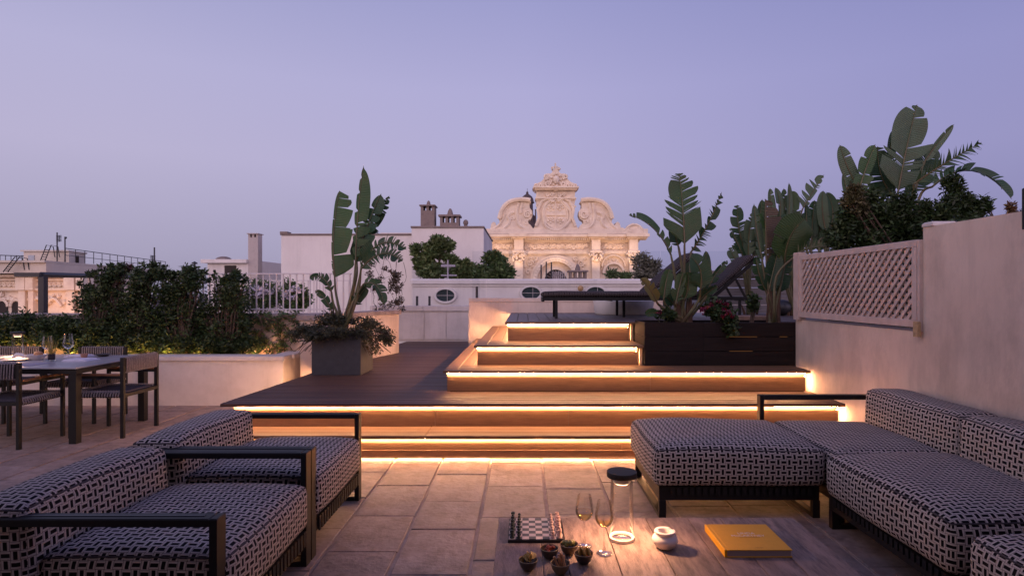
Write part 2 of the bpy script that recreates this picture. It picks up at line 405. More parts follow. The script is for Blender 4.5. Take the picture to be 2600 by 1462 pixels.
# treads
def tread_boards(i, y0, y1, nb, xs):
    w = (y1 - y0) / nb
    for a in range(nb):
        for x0, x1 in zip(xs, xs[1:]):
            part('tread', MB().bbox(x0 + .0015, x1 - .0015, y0 + a * w + .002, y0 + (a + 1) * w - .002, H[i] - .028, H[i] + rng.uniform(-.001, .001), .004), DECK if i > 2 else STEPW, stair)
tread_boards(1, LY[1], LY[2] + .05, 3, [-2.6, -.85, 1.02, 2.93])
TW3 = STEPW
def margin(i, xa, xb, y0):
    w = .14; x = xa
    while x < xb - .02:
        part('tread', MB().bbox(x + .002, min(x + w, xb) - .002, y0, 10.18, H[i] - .028, H[i] + rng.uniform(-.001, .001), .004), STEPW, stair); x += w
def front(i, xa, xb, y0, y1):
    w = (y1 - y0) / max(1, round((y1 - y0) / .13)); yy = y0
    while yy < y1 - .01:
        part('tread', MB().bbox(xa, xb, yy + .002, yy + w - .002, H[i] - .028, H[i] + rng.uniform(-.001, .001), .004), STEPW, stair); yy += w
front(3, -.824, 2.93, LY[3], LY[3] + .13); front(3, -.68, 2.93, LY[3] + .13, 6.50); margin(3, -.824, -.50, LY[3] + .13)
front(4, -.544, 1.303, LY[4], LY[4] + .13); front(4, -.40, 1.303, LY[4] + .13, 7.04); margin(4, -.544, -.18, LY[4] + .13)
front(5, -.224, 1.36, LY[5], LY[5] + .10)
# risers, bands and light strips
joints = {1: [-2.56, .85, 2.9], 2: [-2.68, -.818, .412, 2.9], 3: [-.79, 1.30, 2.9], 4: [-.51, 1.25], 5: [-.19, 1.25]}
for i in range(1, 6):
    y = LY[i]; z0 = H[i - 1] + (.045 if i == 1 else .001); z1 = H[i] - .068
    js = joints[i]
    for a, b_ in zip(js, js[1:]):
        part('riser', MB().bbox(a + .0015, b_ - .0015, y + .048, y + .072, z0, z1, .003), STEPW, stair)
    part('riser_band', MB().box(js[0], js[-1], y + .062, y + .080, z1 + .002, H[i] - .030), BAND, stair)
    e1 = js[-1] - (.02 if i < 4 else .004)
    if i in (2, 3): part('light_strip', MB().box(2.898, 2.909, y + .074, y + .086, H[i - 1] + .02, H[i] - .04), LEDM, stair)  # added upright strip, hidden by the riser, brightens the wall beside it
    if i in (4, 5): part('light_strip', MB().box(1.234, 1.244, y + .076, y + .084, H[i - 1] + .02, H[i] - .04), LEDM, stair)  # added upright strip behind the riser end, brightens the jamb
    xa = js[0] + .005
    while xa < e1 - .05:
        xb = min(xa + rng.uniform(.55, 1.1), e1); dz = rng.uniform(-.0022, .0004)
        part('light_strip', MB().box(xa, xb - .012, y + .034, y + .044, H[i] - .033 + dz, H[i] - .0285 + min(dz, 0)), LEDM, stair); xa = xb
part('skirting', MB().bbox(-2.56, 2.9, LY[1] + .036, LY[1] + .046, .028, .085, .002), STEPW, stair)
part('light_strip', MB().box(-2.5, 2.85, LY[1] + .050, LY[1] + .062, .031, .039), LEDM, stair)
# left flanks of the upper two steps, with strips of their own
for i in (4, 5):
    x = xl[i]
    part('riser', MB().box(x + .048, x + .072, LY[i] + .075, 10.15, H[i - 1] + .001, H[i] - .092), STEPW, stair)
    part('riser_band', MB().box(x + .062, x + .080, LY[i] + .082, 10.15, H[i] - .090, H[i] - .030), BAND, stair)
    part('light_strip', MB().box(x + .034, x + .046, LY[i] + .056, 10.1, H[i] - .042, H[i] - .0285), LEDM, stair)
part('riser', MB().box(-.776, -.752, LY[3] + .075, 10.15, H[2] + .001, H[3] - .030), BOXW, stair)
# the deck's left flank glows onto the planter wall
part('light_strip', MB().add([(-2.747, 5.53, H[2] - .046), (-2.729, 5.53, H[2] - .046), (-2.729, 5.53, H[2] - .0285), (-2.747, 5.53, H[2] - .0285),
                              (-2.650, 7.5, H[2] - .046), (-2.632, 7.5, H[2] - .046), (-2.632, 7.5, H[2] - .0285), (-2.650, 7.5, H[2] - .0285)],
                             [(0, 1, 2, 3), (7, 6, 5, 4), (0, 4, 5, 1), (1, 5, 6, 2), (2, 6, 7, 3), (3, 7, 4, 0)]), LEDM, stair)
# short end returns beside the plant box: lit jamb
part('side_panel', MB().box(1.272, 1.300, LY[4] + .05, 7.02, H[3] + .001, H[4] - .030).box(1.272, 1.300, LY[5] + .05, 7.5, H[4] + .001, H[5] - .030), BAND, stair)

# ---- top sun deck
top = part('sun_deck', MB().box(-.17, 4.9, 7.12, 10.14, .6, H[5] - .03).box(1.31, 4.9, 6.45, 7.10, .3, .64), mat('deck core', (.03, .02, .018), .8)); tag(top, kind='structure')
x = -.224
while x < 4.9:
    y0 = LY[5] + .103 if x < 1.25 else 7.06
    part('deck_board', MB().bbox(x + .003, x + .137, y0, 10.16, H[5] - .028, H[5] + rng.uniform(-.001, .001), .004), DECKY, top); x += .14

# ================================================================== WALLS
def wall(name, label, plan, z0, z1, m, cap=None, cat='wall', capm=None):
    w = thing(name, label, cat, (plan[0][0], plan[0][1], z0), world=True)
    part('body', MB().plan(plan, z0, z1), m, w)
    return w
# low planter wall on the dining side
w = thing('planter_wall', 'long low cream planter wall with flat coping beside the dining table', 'wall', (-5.5, 7.6, 0), world=True)
part('body', MB().plan([(-9, 7.56), (-3.08, 7.56), (-3.05, 8.3), (-3.25, 8.3), (-3.27, 7.76), (-9, 7.76)], -.01, .575), PLAST2, w)
for x0, x1 in ((-9, -6.9), (-6.9, -4.95), (-4.95, -3.055)):
    part('coping', MB().bbox(x0 + .002, x1 - .002, 7.535, 7.79, .577, .637, .008), PLAST2, w)
part('coping', MB().bbox(-3.28, -3.03, 7.793, 8.24, .577, .637, .008), PLAST2, w)
soil = part('soil_bed', MB().box(-9, -3.28, 7.77, 8.25, -.01, .52), SOIL); tag(soil, kind='structure')
# wall carrying the white railing
w = thing('parapet_wall', 'waist high cream parapet with dark stone coping below the white railing', 'wall', (-5, 8.3, 0), world=True)
part('body', MB().box(-10, -2.93, 8.27, 8.5, -.01, 1.085), PLAST, w)
x = -10
while x < -2.95:
    x2 = min(x + 1.15, -2.9); part('coping', MB().bbox(x + .003, x2 - .003, 8.22, 8.55, 1.087, 1.15, .01), CAPS, w); x = x2
# angled wall along the deck
w = thing('deck_side_wall', 'cream wall slanting away along the left of the deck behind the square pot', 'wall', (-2.85, 7.7, 0), world=True)
part('body', MB().plan([(-2.92, 7.72), (-2.72, 7.72), (-2.11, 9.97), (-2.35, 9.97), (-2.92, 8.26)], .0, 1.085), PLAST, w)
part('coping', MB().plan([(-2.95, 8.57), (-2.50, 8.57), (-2.07, 10.0), (-2.40, 10.0)], 1.087, 1.15), CAPS, w)
part('coping', MB().plan([(-2.96, 7.69), (-2.69, 7.69), (-2.455, 8.565), (-2.895, 8.565)], 1.087, 1.15), CAPS, w)
# back wall of the deck
w = thing('deck_end_wall', 'pale panelled wall with coping closing the far end of the lower deck', 'wall', (-2, 12.3, .43), world=True)
part('body', MB().box(-3.2, -.9, 12.32, 12.5, .43, 1.06), PLAST2, w)
for x0, x1 in ((-3.1, -2.08), (-2.07, -1.62), (-1.61, -.9)):
    part('panel', MB().bbox(x0, x1, 12.298, 12.318, .47, 1.05, .002), PLAST2, w)
for x0, x1 in ((-3.2, -2.1), (-2.1, -.88)):
    part('coping', MB().bbox(x0 + .002, x1 - .002, 12.27, 12.55, 1.062, 1.17, .008), PLAST2, w)
# wall behind the sun deck
w = thing('sun_deck_wall', 'cream wall with joint line behind the upper deck and its loungers', 'wall', (.5, 10.3, .43), world=True)
part('body', MB().box(-.95, 2.4, 10.20, 10.45, .40, 1.285), PLAST, w)
for x0, x1 in ((-.95, .18), (.18, 1.3), (1.3, 2.4)):
    part('coping', MB().bbox(x0 + .001, x1 - .001, 10.19, 10.47, 1.287, 1.35, .004), PLAST, w)
# right hand boundary wall
w = thing('boundary_wall', 'tall cream plaster wall rising behind the sofa on the right', 'wall', (2.97, 3, 0), world=True)
part('body', MB().box(2.955, 3.2, -3.0, 4.372, -.01, 1.93).box(2.955, 3.2, 4.3725, 6.42, -.01, 1.155), PLAST, w)
w2 = part('pier_cap', MB().bbox(2.945, 3.12, 4.25, 4.372, 1.9305, 1.962, .012), PLAST2, w)
w = thing('lower_terrace_fill', 'dark earth bank of the raised bed behind the lattice', 'bank', (4, 4, 0), world=True)
part('body', MB().box(3.21, 9, -2, 6.98, -.5, 1.12), SOIL, w)

# added house behind the viewpoint, never in view; its roof shades the foreground
hs = thing('shading_house', 'cream house with shading roof added behind the viewpoint, out of view', 'house', (0, -3, 0), world=True)
part('facade', MB().box(-9, -1.6, -3.6, -3.2, 0, 3.3).box(1.6, 2.95, -3.6, -3.2, 0, 3.3).box(-1.598, 1.598, -3.6, -3.2, 2.3, 3.3), PLAST, hs)
part('glass_door', MB().box(-1.59, 1.59, -3.45, -3.42, 0.0, 2.29), mat('dark door glass', (.02, .02, .025), .1, spec=.6), hs)
part('shading_roof', MB().box(-9, 2.95, -3.19, 1.2, 2.75, 2.9), mat('shading roof ceiling', (.16, .10, .07), .7), hs)  # unseen roof, its reach chosen to darken the foreground
for x in (-6, -2.9, 2.8): part('pillar', MB().box(x, x + .1, 1.05, 1.15, 0, 2.749), GREYM, hs)

# ---- lattice panel on the wall
lat = thing('lattice_panel', 'cream wooden trellis panel of crossed diagonal slats on the right wall', 'trellis', (2.95, 5.4, 1.19), world=True)
LZ0, LZ1, LY0, LY1 = 1.195, 1.84, 4.385, 6.27
part('post', MB().bbox(2.915, 3.0, 6.28, 6.39, 1.157, 1.875, .006), TRELL, lat)
part('post', MB().bbox(2.93, 2.985, 4.374, 4.40, 1.157, 1.84, .003), TRELL, lat)
part('rail', MB().bbox(2.925, 2.975, 4.40, 6.28, 1.79, 1.842, .004), TRELL, lat)
part('rail', MB().bbox(2.925, 2.975, 4.40, 6.28, 1.188, 1.245, .004), TRELL, lat)
part('stile', MB().bbox(2.924, 2.974, 4.402, 4.455, 1.246, 1.789, .004), TRELL, lat)
part('stile', MB().bbox(2.924, 2.974, 6.22, 6.278, 1.246, 1.789, .004), TRELL, lat)
sp_ = .0865; hh = .59; za, zb = 1.225, 1.81
for d, xo in ((-1, 2.937), (1, 2.954)):
    ya = 4.45 - .6
    while ya < 6.25 + .6:
        # centre line y = ya + d*(z-za)
        pts = []
        z0 = za; z1 = zb
        if d > 0: yA, yB = ya, ya + (zb - za)
        else: yA, yB = ya, ya - (zb - za)
        # clip to [4.44, 6.24]
        def clip(yA, zA, yB, zB, lo=4.43, hi=6.25):
            if max(yA, yB) <= lo or min(yA, yB) >= hi: return None
            def cut(y0, z0, y1, z1):
                if y0 < lo: return lo, z0 + (lo - y0) / (y1 - y0) * (z1 - z0)
                if y0 > hi: return hi, z0 + (hi - y0) / (y1 - y0) * (z1 - z0)
                return y0, z0
            a = cut(yA, zA, yB, zB); b = cut(yB, zB, yA, zA); return a, b
        c = clip(yA, z0, yB, z1)
        if c:
            (y0, q0), (y1, q1) = c; L = math.hypot(y1 - y0, q1 - q0)
            if L > .04:
                ang = math.atan2(q1 - q0, y1 - y0)
                M = Matrix.Translation((xo, (y0 + y1) / 2, (q0 + q1) / 2)) @ Matrix.Rotation(ang, 4, 'X')
                part('slat', MB().box(-.006, .006, -L / 2, L / 2, -.0135, .0135, M), TRELL, lat)
        ya += sp_
part('bracket', MB().bbox(2.905, 2.93, 4.36, 4.41, 1.12, 1.235, .006), mat('weathered yellow bracket', (.45, .30, .16), .8, 0, 25, .4), lat)

# ---- grey timber screen behind the loungers
f = thing('timber_screen', 'weathered grey horizontal board fence at the right end of the sun deck', 'fence', (3.8, 9.7, 1.1), world=True)
z = 1.11
while z < 1.70:
    part('board', MB().bbox(3.05, 5.2, 9.60, 9.63, z, z + .132, .004), GREYW, f); z += .14
for x in (3.1, 4.1, 5.1): part('post', MB().box(x, x + .08, 9.64, 9.72, 1.1, 1.70), GREYW, f)
part('cap_rail', MB().bbox(3.03, 5.22, 9.56, 9.74, 1.712, 1.745, .006), GREYW, f)
b = thing('stone_kerb', 'short brick coloured kerb where the lattice meets the plant box', 'kerb', (2.8, 6.9, 1.1), world=True)
part('body', MB().bbox(2.56, 2.93, 7.03, 7.2, 1.103, 1.17, .01), mat('kerb stone', (.38, .24, .18), .8, 0, 10, .3, bump=.4), b)

# ---- glass balustrade on the walls
GLASS = thin_glass('balustrade glass', (.95, .96, .97), .16, .0)
def glass_panel(label, x0, x1, y, z0, z1, posts, group='glass balustrade panels'):
    t = thing('glass_balustrade', label, 'glass balustrade', ((x0 + x1) / 2, y, z0), group=group, world=True)
    part('pane', MB().box(x0, x1, y - .006, y + .006, z0, z1), GLASS, t)
    for p in posts: part('clamp', MB().bbox(p - .02, p + .02, y - .03, y + .03, z0 - .002, z0 + .20, .003), GREYM, t)
glass_panel('narrow glass panel standing at the left end of the sun deck wall', -.90, -.66, 10.32, 1.352, 2.17, (-.82,))
glass_panel('wide glass panel standing on the sun deck wall left of the loungers', -.65, .9, 10.325, 1.352, 2.17, ())
glass_panel('wide glass panel standing on the wall behind the first lounger', .91, 2.38, 10.33, 1.352, 2.17, ())
glass_panel('glass panel standing behind the second lounger next to the timber screen', 2.40, 4.4, 10.335, 1.10, 2.17, (2.45,))
glass_panel('low glass panel with two clamps on the wall at the end of the lower deck', -2.33, -.92, 12.40, 1.172, 1.98, (-2.24, -1.98))

# ---- white railings
def railing(name, label, xa, xb, y, z0, z1, step, r=.008, slope=0, dbl=False):
    t = thing(name, label, 'railing', ((xa + xb) / 2, y, z0), world=True)
    part('top_rail', MB().bbox(xa, xb, y - .018, y + .018, z1 - .018, z1, .004), WHITEM, t)
    part('bottom_rail', MB().bbox(xa, xb, y - .012, y + .012, z0 + .05, z0 + .066, .003), WHITEM, t)
    me = MB().box(-r, r, -r, r, 0, z1 - .0185 - z0).mesh('baluster', WHITEM)
    x = xa + .02
    while x < xb:
        link('baluster', me, t, loc=(x - t.location.x, 0, 0)); x += step
railing('white_railing', 'white metal railing with upright bars on the parapet behind the hedge', -5.15, -2.45, 8.40, 1.15, 1.722, .095)
railing('far_railing', 'second white railing further off behind the tall potted plant', -6.2, -2.75, 11.2, 1.0, 1.68, .11)

# ---- pergola frame at far left
pg = thing('pergola', 'dark metal pergola frame standing beyond the hedge at the far left', 'pergola', (-7.8, 9.5, -.5), world=True)
p0 = at(110, 742, 9.5)
part('post', MB().bbox(p0.x - .045, p0.x + .045, 9.45, 9.54, -.5, 1.70, .004), GREYM, pg)
part('beam', MB().bbox(p0.x - .42, p0.x - .02, 9.44, 9.55, 1.702, 1.765, .004), GREYM, pg)
a = Vector((p0.x - .05, 9.5, 1.735)); b_ = at(440, 706, 14.0)
part('beam', MB().tube([a, b_], .042, 4), GREYM, pg)
part('beam', MB().tube([Vector((p0.x - .42, 9.5, 1.735)), at(330, 704, 14.0)], .03, 4), GREYM, pg)
for k in range(5):
    q = (k + .5) / 5; pa = a.lerp(b_, q); pb = Vector((p0.x - .42, 9.5, 1.735)).lerp(at(330, 704, 14.0), q)
    part('slat', MB().tube([pa, pb], .02, 4), GREYM, pg)
# ================================================================== BUILDINGS BEYOND THE TERRACE
def bld(px0, px1, ytop, Y, depth, m, parent, name='wall', zb=-12):
    a = at(px0, ytop, Y); c = at(px1, ytop, Y)
    return part(name, MB().box(a.x, c.x, Y, Y + depth, zb, a.z), m, parent)
# long white house with oval windows
E = thing('long_white_house', 'low white building with oval windows and rounded cornice beyond the deck wall', 'house', (0, 15, -12), world=True)
a = at(1047, 712, 15); c = at(1668, 712, 15)
part('wall', MB().box(a.x, c.x, 15, 16.6, -12, 1.66), WHITEB, E)
def prof(z):
    return z
part('cornice', MB().bbox(a.x - .05, c.x + .05, 14.93, 16.6, 1.662, 1.79, .035), WHITEB, E)
part('string_course', MB().bbox(a.x - .02, c.x + .02, 14.97, 14.999, 1.60, 1.655, .01), WHITEB, E)
DGL = mat('dark window glass', (.03, .045, .05), .12, 0, 2, .3, spec=.8)
for px in (1131, 1348, 1512):
    cc = at(px, 750 if px < 1200 else 744, 15); rx, rz = .235, .155
    wo_ = MB(); n = 40; vs = []; fs = []
    for (k1, k2, yy) in ((1.0, 1.0, 14.94), (1.22, 1.28, 14.94), (1.28, 1.34, 14.998), (.97, .96, 14.998)):
        for j in range(n):
            q = 2 * PI * j / n; vs.append((cc.x + rx * k1 * math.cos(q), yy, cc.z + rz * k2 * math.sin(q)))
    order = [3, 0, 1, 2]
    for A, B in zip(order, order[1:]):
        for j in range(n):
            j2 = (j + 1) % n; fs.append((A * n + j, A * n + j2, B * n + j2, B * n + j))
    wn = part('window_frame', wo_.add(vs, fs), WHITEB, E, smooth=True)
    part('pane', MB().add([(cc.x + rx * math.cos(2 * PI * j / n), 14.985, cc.z + rz * math.sin(2 * PI * j / n)) for j in range(n)], [tuple(range(n))]), DGL, wn)
    part('glazing_bar', MB().box(cc.x + .045, cc.x + .053, 14.965, 14.984, cc.z - rz * .97, cc.z + rz * .97).box(cc.x - rx, cc.x + rx, 14.9655, 14.9835, cc.z - .004, cc.z + .004), WHITEM, wn)
# lamp globe seen above the lounger
# white block with chimneys
F = thing('white_block', 'plain white block with two stone chimneys behind the small tree', 'building', (-2.5, 18.5, -12), world=True)
bld(1045, 1228, 579, 18.5, 5, WHITEB, F)
a = at(1043, 577, 18.5); c = at(1230, 577, 18.5)
part('roof_edge', MB().bbox(a.x, c.x, 18.46, 23.5, a.z - .02, a.z + .035, .01), AGED, F)
for k, (p0_, p1_, q) in enumerate(((1070, 1226, 622), (1070, 1226, 655))):
    a = at(p0_, q, 18.49)
G = thing('white_side_building', 'broad pinkish white building with thin dark roof edge left of the chimneys', 'building', (-6, 20, -12), world=True)
bld(714, 1052, 598, 20, 6, WHITEB, G)
a = at(712, 597, 20); c = at(1052, 597, 20)
part('roof_edge', MB().bbox(a.x, c.x, 19.96, 26, a.z, a.z + .05, .01), AGED, G)
part('roof_knob', MB().bbox(a.x, a.x + .25, 19.95, 20.3, a.z + .052, a.z + .12, .01), AGED, G)
a = at(957, 597, 20)
part('raised_wall', MB().box(a.x, at(1052, 0, 20).x, 20.5, 25, a.z + .051, a.z + .13), WHITEB, G)

def chimney(label, px0, px1, yt, ybm, Y, dep, slots, finial=True, m=AGED):
    a = at(px0, yt, Y); c = at(px1, ybm, Y); w = c.x - a.x; cx = (a.x + c.x) / 2; h = a.z - c.z
    t = thing('chimney', label, 'chimney', (cx, Y, c.z), group='rooftop chimneys', world=True)
    zt = a.z - .1 * w - (.32 * w if slots else 0)
    part('shaft', MB().box(a.x, c.x, Y, Y + dep, c.z - .3, zt), m, t)
    if slots:
        pw = w / (slots * 2 + 1.2)
        for i in range(slots + 1):
            x = a.x + i * (w - pw) / slots
            part('pier', MB().box(x, x + pw, Y + .002, Y + dep - .002, zt + .001, a.z - .1 * w), m, t)
    part('cap', MB().bbox(a.x - .08 * w, c.x + .08 * w, Y - .06, Y + dep + .06, a.z - .1 * w + .001, a.z, .01), m, t)
    if finial:
        part('finial', MB().lathe([(.17 * w, 0), (.15 * w, .10 * w), (.11 * w, .25 * w), (.05 * w, .36 * w), (0, .38 * w)], 10, (cx, Y + dep / 2, a.z)), m, t, smooth=True)
chimney('taller square stone chimney with pointed finial on the white block', 1068, 1103, 520, 577, 19.0, .42, 2)
chimney('squat wide stone chimney with three openings and finial', 1117, 1165, 545, 577, 19.0, .42, 3)
chimney('tall slim pale chimney with flat slab top at left', 630, 655, 592, 706, 21.0, .34, 2, False, mat('pale chimney render', (.50, .44, .42), .9, 0, 4, .25, bump=.4, bscale=20, dark=(.25, .2, .19), dscale=4, damt=.6))
chimney('small low stone chimney in front of the church arch', 1446, 1490, 686, 712, 17.0, .35, 3)
v = thing('roof_vent', 'small round turbine vent beside the squat chimney', 'vent', at(1181, 577, 19), group=None, world=True)
p_ = at(1181, 577, 19)
part('cowl', MB().sphere((p_.x, 19.2, p_.z + .17), (.085, .085, .10), 12, 8), AGED, v, smooth=True)
part('neck', MB().lathe([(.10, -.1), (.09, .03), (.05, .09)], 12, (p_.x, 19.2, p_.z)), AGED, v, smooth=True)

Hh = thing('small_white_house', 'small white roof house with flat overhanging slab and dark opening', 'house', (-10, 21, -12), world=True)
a = at(527, 668, 21); c = at(630, 668, 21)
part('wall', MB().box(a.x, c.x, 21, 24, -12, a.z), WHITEB, Hh)
a2 = at(515, 668, 21)
part('roof', MB().bbox(a2.x, c.x, 20.85, 24.1, a.z + .002, a.z + .13, .01), WHITEB, Hh)
o1 = at(571, 674, 21); o2 = at(600, 700, 21)
part('opening', MB().box(o1.x, o2.x, 20.97, 20.998, o2.z, o1.z), CHDARK, Hh)
part('dome_light', MB().sphere((at(550, 660, 21).x, 21.5, a.z + .13), (.28, .3, .14), 10, 8), AGED, Hh, smooth=True)
p_ = at(494, 670, 20)
v = thing('flue_pipe', 'thin dark flue pipe with small cap left of the small white house', 'flue', p_, world=True)
part('pipe', MB().tube([(p_.x, 20, p_.z - 1.2), (p_.x, 20, p_.z)], .035, 8).lathe([(.09, 0), (.09, .04), (0, .09)], 10, (p_.x, 20, p_.z)), GREYM, v)

L = thing('low_roof', 'low dark flat roof between the slim chimney and the broad white building', 'roof', (-9, 26, -12), world=True)
a = at(655, 688, 26); c = at(716, 688, 26)
part('body', MB().box(a.x - .5, c.x + .5, 26, 30, -12, a.z), AGED, L)
# ---- left: modern roofline with penthouse in front of the other church
K = thing('flat_roofed_building', 'long flat roofed cream building with railing at the far left skyline', 'building', (-35, 45, -12), world=True)
CR = mat('cream render', (.60, .53, .45), .85, 0, .4, .08, dark=(.4, .34, .3), dscale=.6, damt=.3)
aa = at(0, 667, 42); bb = at(117, 667, 42); cc_ = at(430, 694, 62)
part('fascia', MB().plan([(aa.x - 12, 42), (bb.x, 42), (cc_.x, 62), (cc_.x, 66), (aa.x - 12, 50)], at(0, 694, 42).z, aa.z), CR, K)
part('roof_edge', MB().plan([(aa.x - 12, 41.8), (bb.x + .05, 41.8), (cc_.x, 61.8), (cc_.x, 66), (aa.x - 12, 50)], aa.z + .01, aa.z + .16), CR, K)
a = at(60, 639, 46); c = at(175, 672, 46); d = at(217, 640, 49)
part('penthouse', MB().plan([(a.x, 46), (c.x, 46), (d.x, 49), (a.x + 1, 50)], aa.z + .02, a.z), CR, K)
part('penthouse_roof', MB().plan([(a.x - .15, 45.85), (c.x + .1, 45.85), (d.x + .15, 49), (a.x + .9, 50.2)], a.z + .005, a.z + .12), CR, K)
w1 = at(73, 648, 46); w2 = at(88, 666, 46)
part('window', MB().box(w1.x, w2.x, 45.94, 45.995, w2.z, w1.z), mat('pale shutter', (.35, .38, .42), .5), K)
w1 = at(198, 650, 47.6); w2 = at(208, 668, 47.6)
part('window', MB().box(w1.x, w2.x, 47.2, 47.3, w2.z, w1.z), CHDARK, K)
rl = MB()
for k in range(15):
    q = k / 14; x = bb.x + .6 + (cc_.x - bb.x - 1) * q; yy = 43 + 19 * q
    rl.tube([(x, yy, aa.z + .16), (x, yy, aa.z + 1.1)], .03, 4)
rl.tube([(bb.x + .6, 43, aa.z + 1.1), (cc_.x - .4, 62, aa.z + 1.1)], .03, 4).tube([(bb.x + .6, 43, aa.z + .6), (cc_.x - .4, 62, aa.z + .6)], .02, 4)
part('railing', rl, GREYM, K)
rl2 = MB(); rl2.tube([at(0, 648, 43), at(60, 650, 43)], .03, 4)
for px in (0, 14, 28, 42, 56): rl2.tube([at(px, 648, 43), at(px, 668, 43)], .03, 4)
part('railing', rl2, GREYM, K)
for lab, base_, top_, Y in (('steel ladder leaning up onto the penthouse roof', (100, 668), (118, 622), 45), ('steel ladder at the far left roof edge', (8, 690), (38, 652), 41.5)):
    ld = thing('roof_ladder', lab, 'ladder', at(base_[0], base_[1], Y), world=True)
    for s_ in (0, 12):
        A = at(base_[0] + s_, base_[1], Y); B = at(top_[0] + s_, top_[1], Y); Bm = at(top_[0] + s_ - 4, top_[1] - 6, Y + .3)
        part('rail', MB().tube([A, B, B + Vector((.2, .4, -.1)), B + Vector((.25, .5, -.9))], .035, 5), GREYM, ld)
    for k in range(6):
        q = .08 + .13 * k; A = at(base_[0], base_[1], Y).lerp(at(top_[0], top_[1], Y), q); B = at(base_[0] + 12, base_[1], Y).lerp(at(top_[0] + 12, top_[1], Y), q)
        part('rung', MB().tube([A, B], .025, 5), GREYM, ld)
def antenna(label, px, y0, y1, Y, els):
    t = thing('antenna', label, 'antenna', at(px, y1, Y), group='rooftop antennas', world=True)
    part('mast', MB().tube([at(px, y1, Y), at(px, y0, Y)], .045, 6), GREYM, t)
    for (yy, w_, h_) in els:
        e = MB()
        for k in range(5):
            zz = yy + h_ * k / 4; e.tube([at(px - w_ * .2, zz, Y), at(px + w_, zz - 1, Y + .3)], .03, 4)
        e.tube([at(px + w_ * .5, yy - 1, Y), at(px + w_ * .5, yy + h_ + 1, Y)], .03, 4)
        part('element', e, GREYM, t)
antenna('tall antenna mast with dishes on the penthouse', 145, 590, 672, 45.5, [(599, 11, 14)])
antenna('shorter thin antenna mast right of the tall one', 165, 601, 672, 45.5, [(603, 4, 3)])
antenna('antenna mast with grid element above the hedge', 392, 628, 696, 40, [(650, -10, 14)])

# ================================================================== CHURCHES
CY = 60.0
def cw(u, v, Y=CY):   # coordinates read on an enlarged detail: 1200+.2346u, 400+.2346v
    return at(1200 + .2346 * u, 400 + .2346 * v, Y)
ch = thing('church_front', 'ornate baroque church gable with scroll volutes and carved crest, softly floodlit', 'church', (3, CY, -12), world=True)
U = .2346 * CY / FPX   # metres per unit
def poly(pts, y0, y1, name='carving', m=CHURCH):
    o = [(cw(u, v).x, cw(u, v).z) for u, v in pts]; return part(name, MB().prism(o, CY + y0, CY + y1), m, ch)
def cbx(u0, u1, v0, v1, y0, y1, name='moulding', m=CHURCH, bev=0):
    a = cw(u0, v1); c = cw(u1, v0)
    return part(name, MB().box(a.x, c.x, CY + y0, CY + y1, a.z, c.z), m, ch)
def mir(pts, c=900): return [(2 * c - u, v) for u, v in pts][::-1]
def smooth_line(pts, k=4):
    out = []; n = len(pts)
    for i in range(n - 1):
        p0, p1, p2, p3 = pts[max(i - 1, 0)], pts[i], pts[i + 1], pts[min(i + 2, n - 1)]
        for j in range(k):
            t = j / k
            out.append(tuple(.5 * ((2 * p1[d]) + (-p0[d] + p2[d]) * t + (2 * p0[d] - 5 * p1[d] + 4 * p2[d] - p3[d]) * t * t + (-p0[d] + 3 * p1[d] - 3 * p2[d] + p3[d]) * t ** 3) for d in (0, 1)))
    out.append(pts[-1]); return out
# body
cbx(-120, 1800, 880, 1700, .6, 14, 'wall')
cbx(-120, 1810, 1010, 1040, .25, .7); cbx(-120, 1806, 1040, 1052, .4, .7)
cbx(-120, 1810, 880, 912, .3, .7)
cbx(-130, 1880, 835, 862, -.55, 13, 'cornice'); cbx(-130, 1860, 862, 876, -.25, 12, 'cornice')
for u0, u1 in ((400, 590), (1240, 1440), (1650, 1895)):
    cbx(u0, u1, 832, 864, -.95, -.551, 'cornice'); cbx(u0 + 15, u1 - 15, 864, 880, -.65, -.251, 'cornice')
cbx(-120, 1870, 829, 834.5, -.45, .09, 'weathered_slab', mat('grey weathered stone', (.42, .34, .30), .9, 0, 1.5, .4, dark=(.16, .12, .11), dscale=1.2, damt=.8))
dn = MB(); u = -110
while u < 1870:
    a = cw(u, 893); c = cw(u + 12, 877); dn.box(a.x, c.x, CY - .30, CY + .3, a.z, c.z); u += 21
part('dentils', dn, CHURCH, ch)
cbx(-130, 1900, 770, 834, .1, 12, 'attic')
# pilasters: frieze blocks, capitals, shafts
for u0, u1 in ((455, 545), (1290, 1375), (1695, 1780)):
    cbx(u0 - 5, u1 + 5, 880, 1008, -.35, .58, 'pilaster'); cbx(u0 - 22, u1 + 22, 1008, 1034, -.45, .6, 'pilaster')
    cbx(u0, u1, 1120, 1700, -.2, .58, 'pilaster')
    cap = MB()
    for k in range(26):
        uu = rng.uniform(u0 - 30, u1 + 30); vv = rng.uniform(1040, 1120); sh = 1 - (vv - 1040) / 130
        uu = (u0 + u1) / 2 + (uu - (u0 + u1) / 2) * (.6 + .5 * sh); p = cw(uu, vv)
        cap.sphere((p.x, CY - .35 + rng.uniform(-.15, .1), p.z), (rng.uniform(.08, .16), .14, rng.uniform(.1, .2)), 6, 4)
    for s_ in (-1, 1):
        c0 = ((u0 + u1) / 2 + s_ * 48, 1052); pts = []
        for j in range(14):
            q = j / 13 * 2.2 * PI; rr = 15 * (1 - j / 15); pts.append(cw(c0[0] + s_ * rr * math.cos(q), c0[1] + rr * math.sin(q)) + Vector((0, -.4, 0)))
        cap.tube(pts, .045, 5)
    part('capital', cap, CHURCH, ch, smooth=True)
